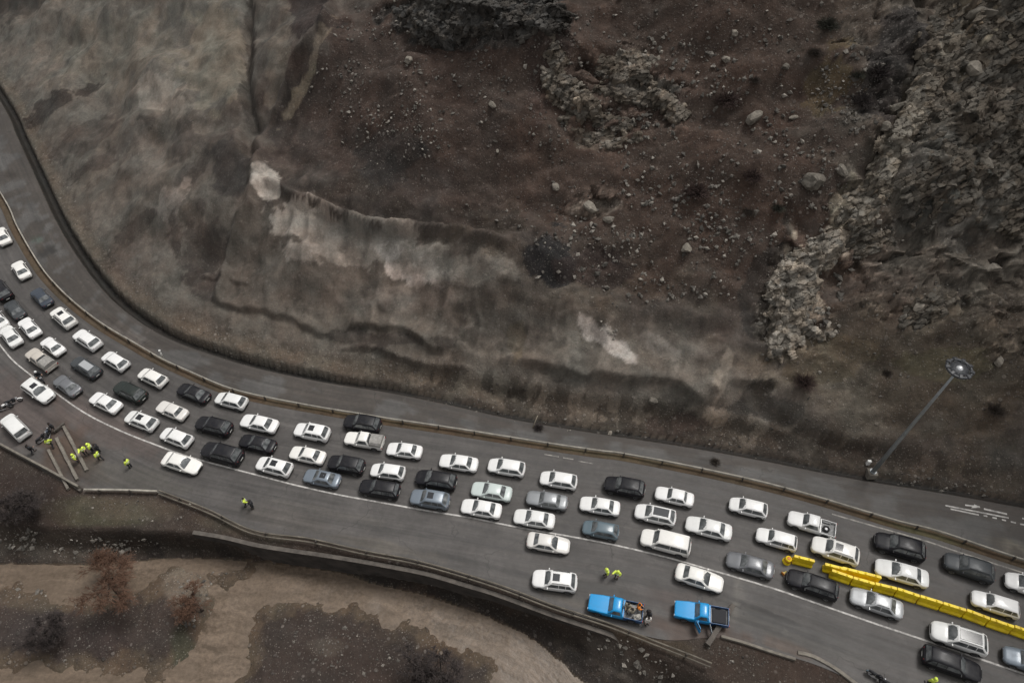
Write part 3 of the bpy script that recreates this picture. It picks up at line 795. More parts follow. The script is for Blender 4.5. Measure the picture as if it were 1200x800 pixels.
def water_material():
    t = NT('muddy_water')
    p = t.pos()
    uv = t.new('ShaderNodeCombineXYZ'); t.link(t.attr('along', 'Fac'), uv.inputs[0]); t.link(t.attr('across', 'Fac'), uv.inputs[1])
    wn_ = t.new('ShaderNodeTexNoise'); wn_.inputs['Scale'].default_value = .35; wn_.inputs['Detail'].default_value = 5; t.link(p, wn_.inputs['Vector'])
    ws = t.new('ShaderNodeVectorMath', operation='SCALE'); ws.inputs['Scale'].default_value = 1.8; t.link(wn_.outputs['Color'], ws.inputs[0])
    wa = t.new('ShaderNodeVectorMath', operation='ADD'); t.link(uv.outputs[0], wa.inputs[0]); t.link(ws.outputs[0], wa.inputs[1])
    mp = t.new('ShaderNodeMapping'); mp.inputs['Scale'].default_value = (.16, .9, 1); t.link(wa.outputs[0], mp.inputs[0])
    a = t.noise(mp.outputs[0], 1.0, 8, .66); b = t.noise(p, 2.4, 6, .65); big = t.noise(p, .12, 3)
    c = t.mix(t.rng(t.math('ADD', t.math('MULTIPLY', a, .6), t.math('MULTIPLY', b, .4)), .40, .62, 0, 1), lin(80, 69, 58), lin(122, 107, 93))
    c = t.mix(t.rng(big, .35, .65, 0, .5), c, lin(94, 82, 70))
    foam = t.math('MULTIPLY', t.rng(a, .60, .74, 0, .8), t.rng(b, .5, .62, 0, .8))
    c = t.mix(foam, c, lin(146, 129, 111))
    t.link(c, t.b.inputs['Base Color']); t.b.inputs['Roughness'].default_value = .34; t.b.inputs['Specular IOR Level'].default_value = .25
    t.bump(t.math('ADD', a, t.math('MULTIPLY', b, .5)), .28, .3)
    return t.m
Ef = offset(resamp(EDGE, 260), 4.0)
v = np.concatenate([np.linspace(0, 30, 90), np.linspace(31, 60, 8)])
tE = np.gradient(Ef, axis=0); tE /= np.linalg.norm(tE, axis=1)[:, None]
ker = np.ones(41) / 41
nE = np.stack([tE[:, 1], -tE[:, 0]], 1)
for k in (0, 1): nE[:, k] = np.convolve(np.pad(nE[:, k], 20, mode='edge'), ker, 'valid')
WX = Ef[:, None, 0] + nE[:, None, 0] * v; WY = Ef[:, None, 1] + nE[:, None, 1] * v
WZ = WATER + (fbm(WX / 1.4, WY / 1.4, 3, 301) - .5) * .16
me = grid_mesh('river', WX, WY, WZ)
sE = np.concatenate([[0], np.cumsum(np.linalg.norm(np.diff(Ef, axis=0), axis=1))])
add_f(me, 'along', np.broadcast_to(sE[:, None], WX.shape).copy()); add_f(me, 'across', np.broadcast_to(v[None, :], WX.shape).copy())
kind(link_me('river', me, water_material()), 'structure')

# painted markings
def paint_material(name, rgb, wear):
    t = NT(name); p = t.pos()
    n = t.noise(p, 1.6, 6, .7)
    c = t.mix(t.rng(n, .42, .62, 0, wear), tuple(rgb), (.085, .08, .075))
    t.link(c, t.b.inputs['Base Color']); t.b.inputs['Roughness'].default_value = .6
    return t.m
M_PAINT = paint_material('road_paint', (.50, .48, .455), .7); M_WORN = paint_material('worn_road_paint', (.30, .28, .25), .9)
def mark_line(name, poly, width, mat, zoff=.006):
    o1, o2 = offset(poly, width / 2), offset(poly, -width / 2)
    X = np.stack([o1[:, 0], o2[:, 0]], 1); Y = np.stack([o1[:, 1], o2[:, 1]], 1)
    return kind(link_me(name, grid_mesh(name, X, Y, zr(X) + zoff), mat), 'structure')
mark_line('lane_line', resamp(LINE, 500), .17, M_PAINT)
mark_line('edge_line', curve([(975, 602), (1015, 613.5), (1080, 632), (1125, 647), (1200, 671), (1320, 708)], step=.5), .15, M_WORN)
for seg in ([(638, 532), (655, 535)], [(660, 536), (672, 538)], [(678, 540), (695, 543)]):
    mark_line('lane_dash', curve(seg, step=.5), .13, M_WORN)
for seg, w_ in (([(1108, 592), (1182, 606.5)], .17), ([(1114, 596), (1147, 603)], .16), ([(1153, 596), (1180, 602)], .2), ([(1131, 591.5), (1148, 593.5)], .17),
                ([(1152.5, 603.6), (1157, 604.6)], .17), ([(1163, 606), (1168, 607)], .17), ([(1174, 608.5), (1179, 609.7)], .17), ([(1184.5, 611), (1190.5, 612.4)], .17), ([(1195.5, 613.6), (1203, 615.2)], .17), ([(1198, 607), (1210, 609.6)], .17)):
    mark_line('inner_road_marking', curve(seg, step=.4), w_, M_PAINT)
ar = [G(1142, 590.5), G(1149, 594.5), G(1138, 595)]
m = MB(); m.add([(q[0], q[1], float(zr(q[0])) + .010) for q in ar], [[2, 1, 0]]); kind(m.build('arrow_marking', M_PAINT), 'structure')

# ------------------------------------------------------------------ vehicles
def paint_mat(name, rgb, rough=.28, metal=0.):
    dark = max(rgb) < .09
    t = NT(name)
    n = t.noise(t.obj(), 2.2, 5, .6)
    dirt = t.rng(n, .45, .72, 0, .35)
    c = t.mix(dirt, tuple(rgb), tuple(.75 * q + .25 * d for q, d in zip(rgb, (.16, .14, .12))))
    t.link(c, t.b.inputs['Base Color'])
    t.link(t.rng(n, .3, .75, rough, rough + .25), t.b.inputs['Roughness'])
    t.b.inputs['Metallic'].default_value = metal
    t.b.inputs['Coat Weight'].default_value = .04 if dark else .3; t.b.inputs['Coat Roughness'].default_value = .12; t.b.inputs['Specular IOR Level'].default_value = .22 if dark else .45
    return t.m
PAINT = {
    'white': paint_mat('white_paint', (.75, .745, .735)), 'white_b': paint_mat('dusty_white_paint', (.70, .70, .685), .36), 'white_c': paint_mat('cream_white_paint', (.76, .745, .71), .3), 'offwhite': paint_mat('dull_white_paint', (.64, .62, .59)), 'silver': paint_mat('silver_paint', (.42, .43, .44), .3, .3),
    'grey': paint_mat('grey_paint', (.15, .155, .165), .3, .2), 'midgrey': paint_mat('mid_grey_paint', (.24, .25, .26), .3, .3), 'darkgrey': paint_mat('dark_grey_paint', (.055, .06, .065), .3, .1), 'slate': paint_mat('slate_paint', (.045, .055, .072)),
    'bluegrey': paint_mat('blue_grey_paint', (.16, .19, .225), .3, .2), 'black': paint_mat('black_paint', (.012, .012, .015)), 'green': paint_mat('dark_green_paint', (.022, .028, .026)),
    'beige': paint_mat('beige_paint', (.50, .46, .41)), 'teal': paint_mat('teal_grey_paint', (.10, .14, .165)), 'blue': paint_mat('sky_blue_paint', (.006, .27, .60)), 'deepblue': paint_mat('deep_blue_paint', (.012, .07, .19)), 'palegreen': paint_mat('pale_green_white_paint', (.52, .58, .56)),
    'maroon': paint_mat('maroon_black_paint', (.035, .016, .022)),
}
def glass_mat():
    t = NT('car_glass')
    n = t.noise(t.obj(), 1.6, 3)
    t.link(t.mix(t.rng(n, .35, .65, 0, 1), (.05, .055, .058), (.17, .178, .18)), t.b.inputs['Base Color'])
    t.b.inputs['Roughness'].default_value = .10; t.b.inputs['Specular IOR Level'].default_value = .6
    return t.m
GLASS = glass_mat()
M_TYRE = simple('tyre_rubber', (.018, .018, .018), .85)
M_RIM = simple('wheel_rim', (.33, .33, .34), .4, .5)
M_TRIM = simple('black_trim', (.02, .02, .02), .6)
M_LAMP = simple('headlamp_glass', (.55, .56, .58), .15)
M_TAIL = simple('tail_lamp_red', (.28, .012, .012), .25)
M_DARKROOF = simple('panoramic_glass', (.018, .019, .022), .12)
M_CANVAS = simple('grey_canvas', (.26, .25, .235), .85, var=.25, scale=3)
M_BED = simple('scuffed_bed_metal', (.20, .20, .20), .6, .2, var=.35, scale=4)
M_PLATE = simple('number_plate', (.65, .65, .62), .5)

def lerp(a, b, t): return a + (b - a) * t
SPEC = {   # L, W, belt z, roof z, x of windscreen base/top, roof end, rear window base; hood z at nose, tail z, rounding
    'sedan': dict(L=4.45, W=1.76, belt=.90, roof=1.43, ws=(.92, .22), rw=(-.98, -1.55), nose=.70, tail=.93, wt=.60, q=0),
    'boxy': dict(L=4.40, W=1.70, belt=.90, roof=1.42, ws=(.80, .28), rw=(-1.02, -1.40), nose=.80, tail=.95, wt=.63, q=0),
    'hatch': dict(L=3.95, W=1.68, belt=.93, roof=1.47, ws=(.98, .32), rw=(-1.34, -1.84), nose=.74, tail=.98, wt=.61, q=0),
    'suv': dict(L=4.50, W=1.86, belt=1.08, roof=1.70, ws=(.98, .36), rw=(-1.58, -2.06), nose=.92, tail=1.08, wt=.68, q=1),
    'wagon': dict(L=4.60, W=1.78, belt=.98, roof=1.56, ws=(.96, .34), rw=(-1.80, -2.16), nose=.82, tail=1.02, wt=.64, q=1),
    'van': dict(L=5.2, W=1.90, belt=1.08, roof=1.92, ws=(1.30, .72), rw=(-2.25, -2.48), nose=.92, tail=1.12, wt=.74, q=1),
    'pickup': dict(L=5.1, W=1.78, belt=1.05, roof=1.72, ws=(.98, .42), rw=(-.62, -.84), nose=.90, tail=1.05, wt=.64, q=0, bed=(-.92, -2.50)),
    'truck': dict(L=4.7, W=1.66, belt=1.06, roof=1.74, ws=(.62, .22), rw=(-.48, -.62), nose=.98, tail=1.05, wt=.66, q=0, bed=(-.72, -2.32), square=1),
}
MESHES = {}
def car_meshes(k):
    if k in MESHES: return MESHES[k]
    S = SPEC[k]; L, W = S['L'], S['W']; h = L / 2; hw = W / 2; belt, roof = S['belt'], S['roof']
    (a0, a1), (b1, b0) = S['ws'], S['rw']
    wt = S['wt']; wb = hw * .93
    out = {}
    sq = S.get('square', 0)
    rear_end = -h if 'bed' not in S else S['bed'][0]
    m = MB()
    zb = .24
    if sq: st = [(h, .80, S['nose'] - .10, .34), (h - .04, .84, S['nose'] - .02, .26), (h - .12, .87, S['nose'], zb)]
    else: st = [(h, .42, S['nose'] - .20, .40), (h - .05, .62, S['nose'] - .09, .32), (h - .15, .79, S['nose'] - .02, .27), (h - .30, .90, S['nose'] + .015, zb), (h - .52, .965, S['nose'] + .04, zb)]
    st += [(lerp(h - .52, a0, .5), .985, lerp(S['nose'], belt, .62) + .02, zb), (a0, .99, belt, zb), (lerp(a0, b0, .33), 1.0, belt + .005, zb), (lerp(a0, b0, .66), 1.0, belt + .01, zb)]
    if 'bed' in S: st += [(rear_end + .02, .99, belt, zb), (rear_end, .985, belt, zb)]
    else:
        st += [(b0, .99, S['tail'] + .0, zb)]
        if b0 - (-h) > .5: st += [(lerp(b0, -h, .5), .975, S['tail'], zb)]
        st += [(-h + .28, .95, S['tail'] - .015, zb), (-h + .13, .87, S['tail'] - .05, .26), (-h + .04, .74, S['tail'] - .12, .30), (-h, .56, S['tail'] - .24, .36)]
    vs, fs = [], []
    for x, kw, zt, z0 in st:
        w_ = hw * kw; zs = zt - .10 if not sq else zt - .05
        half = [(0, z0), (.80 * w_, z0), (.955 * w_, z0 + .08), (w_, lerp(z0, zs, .45)), (.985 * w_, zs - .03), (.955 * w_, zs + .045), (.86 * w_, zt - .005), (.45 * w_, zt + .022), (0, zt + .03)]
        ring = [(x, y, z) for y, z in half] + [(x, -y, z) for y, z in half[-2:0:-1]]
        vs += ring
    n = 16
    for i in range(len(st) - 1):
        for j in range(n): fs.append([i * n + j, i * n + (j + 1) % n, (i + 1) * n + (j + 1) % n, (i + 1) * n + j])
    fs += [list(range(n)), [(len(st) - 1) * n + j for j in range(n - 1, -1, -1)]]
    m.add(vs, fs, 0, True)
    # greenhouse
    def hwz(z): return lerp(wb, wt * hw / .88, (z - belt) / (roof - belt))
    gs = [(a0 + .02, belt + .01), (lerp(a0, a1, .5), lerp(belt, roof, .53)), (lerp(a0, a1, .9), lerp(belt, roof, .93)), (a1 - .08, roof), (lerp(a1, b1, .5), roof + .025), (b1 + .06, roof), (lerp(b1, b0, .12), lerp(roof, belt, .09)), (lerp(b1, b0, .5), lerp(roof, belt, .46)), (b0 - .02, belt + .02)]
    vs, fs = [], []
    def gsec(x, z):
        t = max((z - belt) / (roof - belt), .02); wz = hwz(z)
        half = [(wb, belt - .03), (lerp(wb, wz, .9), belt + (z - belt) * .9 - .0), (wz - .04, z - .02 * t), (wz - .13, z + .012 * t), (wz * .45, z + .03 * t), (0, z + .036 * t)]
        return [(x, y, zz) for y, zz in half] + [(x, -y, zz) for y, zz in half[-2::-1]]
    for x, z in gs: vs += gsec(x, z)
    n = 11
    for i in range(len(gs) - 1):
        for j in range(n - 1): fs.append([i * n + j, i * n + j + 1, (i + 1) * n + j + 1, (i + 1) * n + j])
    m.add(vs, fs, 0, True)
    # dark wheel arches and sills, number plate recess
    wr = .315 if k in ('sedan', 'boxy', 'hatch', 'wagon') else .36
    wxs = (h * .615, -h * .60)
    for wx in wxs:
        for s in (-1, 1):
            ring = [(wx + (wr + .07) * math.cos(g), s * (hw + .006), max(wr + (wr + .07) * math.sin(g), .2)) for g in np.linspace(0, 2 * PI, 20)[:-1]]
            inn = [(wx, s * (hw + .006), wr)]
            m.add(ring + inn, [[i, (i + 1) % 19, 19] for i in range(19)], 1)
    for s in (-1, 1): m.box((0, s * (hw - .02), .27), (L * .40, .07, .10), 1)
    m.box((h - .02, 0, .40), (.06, W * .62, .13), 1)
    if 'bed' not in S: m.box((-h + .02, 0, .42), (.06, W * .66, .13), 1)
    out['body'] = m.mesh('body_' + k)
    # glass, set a little proud of the shell
    def sheet(p4, nu, nv, lift, cr_):
        q = MB(); P4 = [Vector(p) for p in p4]
        nrm = (P4[1] - P4[0]).cross(P4[3] - P4[0]).normalized()
        if nrm.z < -.01: nrm = -nrm
        vs, fs = [], []
        for i in range(nu + 1):
            for j in range(nv + 1):
                u, v_ = i / nu, j / nv
                a = P4[0].lerp(P4[1], u); b = P4[3].lerp(P4[2], u); p = a.lerp(b, v_)
                vs.append(p + nrm * (lift + cr_ * (1 - (2 * u - 1) ** 2)))
        for i in range(nu):
            for j in range(nv): fs.append([i * (nv + 1) + j, (i + 1) * (nv + 1) + j, (i + 1) * (nv + 1) + j + 1, i * (nv + 1) + j + 1])
        q.add(vs, fs, 0, True); return q
    def scr(xa, za, xb, zb_, m0, m1):
        p = []
        za_, zb2 = lerp(za, zb_, m0), lerp(za, zb_, m1); xa_, xb2 = lerp(xa, xb, m0), lerp(xa, xb, m1)
        wa, wb_ = hwz(za_) - .085, hwz(zb2) - .095
        return [(xa_, -wa, za_), (xa_, wa, za_), (xb2, wb_, zb2), (xb2, -wb_, zb2)]
    out['windscreen'] = sheet(scr(a0, belt, a1, roof, .06, .95), 6, 2, .016, .022).mesh('windscreen_' + k)
    out['rear_window'] = sheet(scr(b0, belt, b1, roof, .14, .92), 6, 2, .022, .022).mesh('rear_window_' + k)
    xm = lerp(a1, b1, .42) if 'bed' not in S else -.1
    pan = []
    zlo, zhi = lerp(belt, roof, .10), lerp(belt, roof, .86)
    fx = lambda z, o: lerp(a0, a1, (z - belt) / (roof - belt)) - o
    rx = lambda z, o: lerp(b0, b1, (z - belt) / (roof - belt)) + o
    if 'bed' in S: cuts = [(None, None)]
    elif S['q']: xq = lerp(xm, b1, .62); cuts = [(None, xm + .03), (xm - .03, xq + .03), (xq - .03, None)]
    else: cuts = [(None, xm + .03), (xm - .03, None)]
    for f_, r_ in cuts:
        pp = []
        for z in (zlo, zhi):
            xf = fx(z, .16) if f_ is None else f_; xr = rx(z, .14) if r_ is None else r_
            if f_ is not None: xf = f_
            pp.append((xf, xr, z))
        pan.append(pp)
    out['side'] = []
    for pp in pan:
        for s in (-1, 1):
            (xf0, xr0, z0), (xf1, xr1, z1) = pp
            y0, y1 = lerp(wb, hwz(z0), .98) + .012, hwz(z1) + .012
            q = MB(); q.add([(xf0, s * y0, z0), (xr0, s * y0, z0), (xr1, s * y1, z1), (xf1, s * y1, z1)], [[0, 1, 2, 3] if s < 0 else [3, 2, 1, 0]])
            # a little thickness towards the cabin
            q.add([(xf0, s * (y0 - .02), z0), (xr0, s * (y0 - .02), z0), (xr1, s * (y1 - .02), z1), (xf1, s * (y1 - .02), z1)], [[3, 2, 1, 0]])
            out['side'].append(q.mesh('side_window_' + k))
    # wheels
    q = MB(); q.disc_y((0, 0, 0), [(wr * .60, -.10), (wr * .92, -.10), (wr, -.06), (wr, .06), (wr * .92, .10), (wr * .60, .10)], 22)
    out['wheel'] = q.mesh('wheel_' + k)
    q = MB(); q.disc_y((0, 0, 0), [(0.001, .07), (.06, .095), (.08, .07), (wr * .5, .075), (wr * .60, .105), (wr * .64, .10)], 20)
    q.disc_y((0, 0, 0), [(0.001, -.07), (.06, -.095), (.08, -.07), (wr * .5, -.075), (wr * .60, -.105), (wr * .64, -.10)], 20)
    out['rim'] = q.mesh('rim_' + k)
    out['wpos'] = [(wx, s * (hw - .085), wr) for wx in wxs for s in (-1, 1)]
    # lamps, mirrors, grille
    fz = S['nose'] - .14
    def lens(xs, ya, yb, z0, z1, fwd):
        q = MB(); xo, xi = xs
        q.add([(xo, ya, z0), (xi, yb, z0), (xi, yb, z1), (xo, ya, z1), (xo - fwd * .12, ya, z0), (xi - fwd * .06, yb * .93, z0), (xi - fwd * .06, yb * .93, z1 + .02), (xo - fwd * .12, ya, z1 + .03)],
              [[0, 1, 2, 3], [7, 6, 5, 4], [0, 4, 5, 1], [3, 2, 6, 7], [1, 5, 6, 2], [0, 3, 7, 4]])
        return q
    out['headlight'] = []
    for s in (-1, 1):
        if sq: q = MB(); q.tube([(h - .02, s * .60, fz), (h + .03, s * .60, fz)], .10, 12)
        else: q = lens((h - .035, h - .25), s * hw * .46, s * hw * .86, fz - .07, fz + .06, 1)
        out['headlight'].append(q.mesh('headlight_' + k))
    out['taillight'] = []
    tz = S['tail'] - .20
    for s in (-1, 1):
        if 'bed' in S: q = MB(); q.box((-h - .012, s * (hw - .08), .80), (.05, .12, .24), bev=.01)
        else: q = lens((-h + .01, -h + .16), s * hw * .56, s * hw * .88, tz - .07, tz + .09, -1)
        out['taillight'].append(q.mesh('taillight_' + k))
    out['mirror'] = []
    for s in (-1, 1):
        q = MB(); q.box((a0 - .34, s * (hw + .08), belt + .05), (.10, .17, .11), bev=.03)
        q.box((a0 - .33, s * (hw - .03), belt + .04), (.05, .14, .04))
        out['mirror'].append(q.mesh('mirror_' + k))
    q = MB(); gx = h + .002
    q.box((gx - .01 if not sq else gx, 0, fz - .0), (.05, W * (.44 if not sq else .5), .14), bev=.01)
    out['grille'] = q.mesh('grille_' + k)
    q = MB(); q.box((-h - .018 if 'bed' not in S else -h - .03, 0, .62), (.02, .46, .11), bev=.004)
    out['plate'] = q.mesh('number_plate_' + k)
    # extras
    q = MB(); xs0, xs1 = a1 - .16, a1 - .86
    q.box(((xs0 + xs1) / 2, 0, roof + .05), (xs0 - xs1, W * .40, .022), bev=.008); out['sunroof'] = q.mesh('sunroof_' + k)
    q = MB(); q.box((lerp(a1, b1, .5), 0, roof + .052), ((a1 - b1) * .88, W * .50, .024), bev=.008); out['black_roof'] = q.mesh('glass_roof_' + k)
    out['rail'] = []
    for s in (-1, 1):
        q = MB(); y = s * (wt * hw / .88 - .07)
        q.tube([(a1 - .12, y, roof + .01), (a1 - .22, y, roof + .075), (lerp(a1, b1, .5), y, roof + .10), (b1 + .2, y, roof + .075), (b1 + .1, y, roof + .01)], .026, 6); out['rail'].append(q.mesh('roof_rail_' + k))
    if 'bed' in S:
        f0, f1 = S['bed']; q = MB(); bw = hw * .97; zt = .98 if not sq else 1.0; zf = .62
        t = .05
        for s in (-1, 1): q.box(((f0 + f1) / 2, s * (bw - t / 2), (zt + .36) / 2), (f0 - f1, t, zt - .36), 0, bev=.012)
        q.box((f0 - t / 2 - .004, 0, (zt + .36) / 2), (t, 2 * bw - 2 * t - .006, zt - .36), 0)
        q.box((f1 + t / 2, 0, (zt + .40) / 2), (t, 2 * bw - 2 * t - .006, zt - .40), 0, bev=.01)
        for s in (-1, 1):
            if not sq: q.box((wxs[1], s * (bw - .16), zf + .09), (.85, .20, .18), 1, bev=.03)
        q.box(((f0 + f1) / 2, 0, zf - .02), (f0 - f1 - 2 * t - .01, 2 * bw - 2 * t - .006, .05), 1)
        for i in range(7): q.box(((f0 + f1) / 2, -bw * .72 + i * bw * .24, zf + .012), (f0 - f1 - .2, .05, .02), 1)
        for wx in wxs[1:]:
            for s in (-1, 1):
                ring = [(wx + (wr + .07) * math.cos(g), s * (bw + .006), max(wr + (wr + .07) * math.sin(g), .37)) for g in np.linspace(0, 2 * PI, 20)[:-1]]
                q.add(ring + [(wx, s * (bw + .006), wr)], [[i, (i + 1) % 19, 19] for i in range(19)], 2)
        q.box(((f0 + f1) / 2, 0, .40), (f0 - f1 - .1, .8, .16), 2)
        out['cargo_bed'] = q.mesh('cargo_bed_' + k)
        q = MB(); c0, c1 = f0 - .02, f1 + .05
        prof = [(-bw + .03, zt - .02), (-bw + .04, zt + .32), (-bw * .72, zt + .58), (-bw * .3, zt + .64), (bw * .3, zt + .64), (bw * .72, zt + .58), (bw - .04, zt + .32), (bw - .03, zt - .02)]
        vs, fs = [], []; xs = np.linspace(c0, c1, 7)
        for i, x in enumerate(xs):
            sag = -.03 if i % 2 else 0
            for y, z in prof: vs.append((x, y, z + (sag if z > zt + .4 else 0)))
        for i in range(6):
            for j in range(7): fs.append([i * 8 + j, i * 8 + j + 1, i * 8 + 9 + j, i * 8 + 8 + j])
        fs += [list(range(8)), [48 + j for j in range(7, -1, -1)]]
        q.add(vs, fs, 0, False); out['canopy'] = q.mesh('canopy_' + k)
    for kk, me in list(out.items()):
        for mm in (me if isinstance(me, list) else [me]):
            if isinstance(mm, bpy.types.Mesh):
                slots = {'body': [None, M_TRIM], 'wheel': [M_TYRE], 'rim': [M_RIM], 'windscreen': [GLASS], 'rear_window': [GLASS], 'side': [GLASS], 'headlight': [M_LAMP], 'taillight': [M_TAIL], 'mirror': [None], 'grille': [M_TRIM], 'plate': [M_PLATE],
                         'sunroof': [M_DARKROOF], 'black_roof': [M_DARKROOF], 'rail': [M_TRIM], 'cargo_bed': [None, M_BED, M_TRIM], 'canopy': [M_CANVAS]}[kk]
                for s_ in slots: mm.materials.append(s_ or PAINT['white'])
    MESHES[k] = out
    return out
def part(name, me, parent, loc=(0, 0, 0), paint=None):
    o = bpy.data.objects.new(name, me); COL.objects.link(o); o.parent = parent; o.location = loc
    if paint:
        o.material_slots[0].link = 'OBJECT'; o.material_slots[0].material = paint
    return o
_t = random.Random(3)
def car(k, paint, loc, rz, length, label, opts=(), pitch=0., group='vehicles held up in the traffic jam', tailpaint=None):
    cat = {'sedan': 'car', 'boxy': 'car', 'hatch': 'car', 'suv': 'SUV', 'wagon': 'car', 'van': 'van', 'pickup': 'pickup', 'truck': 'pickup'}[k]
    nm = {'sedan': 'sedan', 'boxy': 'sedan', 'hatch': 'hatchback', 'suv': 'suv', 'wagon': 'station_wagon', 'van': 'minivan', 'pickup': 'pickup', 'truck': 'old_pickup'}[k]
    S = SPEC[k]; D = car_meshes(k)
    rt = empty(nm, loc, rz, label, cat, group)
    s = length / S['L']; rt.scale = (s, 1 + (s - 1) * .7, 1 + (s - 1) * .5)
    rt.rotation_euler = (0, pitch, rz)
    pm = PAINT[paint]
    if paint == 'white': pm = PAINT[_t.choice(['white', 'white', 'white', 'white_b', 'white_c'])]
    part('body', D['body'], rt, paint=pm)
    part('windscreen', D['windscreen'], rt); part('rear_window', D['rear_window'], rt)
    for me in D['side']: part('side_window', me, rt)
    for p in D['wpos']:
        w_ = part('wheel', D['wheel'], rt, p); part('rim', D['rim'], w_)
    for me in D['headlight']: part('headlight', me, rt)
    for me in D['taillight']: part('taillight', me, rt)
    for me in D['mirror']: part('mirror', me, rt, paint=pm)
    part('grille', D['grille'], rt); part('number_plate', D['plate'], rt)
    if 'sunroof' in opts: part('sunroof', D['sunroof'], rt)
    if 'blackroof' in opts: part('glass_roof', D['black_roof'], rt)
    if 'rails' in opts:
        for me in D['rail']: part('roof_rail', me, rt)
    if 'cargo_bed' in D: part('cargo_bed', D['cargo_bed'], rt, paint=PAINT[tailpaint] if tailpaint else pm)
    if 'canopy' in opts: part('canopy', D['canopy'], rt)
    if 'roofpanel' in opts:
        o = part('roof_panel', D['black_roof'], rt, paint=PAINT['silver']); o['label'] = 'pale grey roof panel'
    return rt

LT = np.gradient(LINE, axis=0); RT_ = np.gradient(RAIL, axis=0)
def heading(x, y):
    p = np.array((x, y))
    dl = np.linalg.norm(LINE - p, axis=1); dr = np.linalg.norm(RAIL - p, axis=1)
    i, j = int(dl.argmin()), int(dr.argmin())
    a = LT[i] / np.linalg.norm(LT[i]); b = RT_[j] / np.linalg.norm(RT_[j])
    wl = 1 / (dl[i] + .3); wr_ = 1 / (dr[j] + .3)
    if np.cross(np.append(LT[i], 0), np.append(p - LINE[i], 0))[2] < 0: wr_ = 0
    t = a * wl + b * wr_
    return math.atan2(t[1], t[0])
def slope_at(x):
    return math.atan(float(zr(x + .5) - zr(x - .5)))
def traffic(px, py, k, paint, length, label, opts=(), face='L', turn=None, **kw):
    g = G(px, py, .55)
    hd = heading(g[0], g[1]); rz = hd + (PI if face == 'L' else 0) + R(_t.uniform(-1.2, 1.2))
    if turn is not None: rz += R(turn)
    pitch = -slope_at(g[0]) * math.cos(rz)
    return car(k, paint, (g[0], g[1], float(zr(g[0]))), rz, length, label, opts, pitch, **kw)

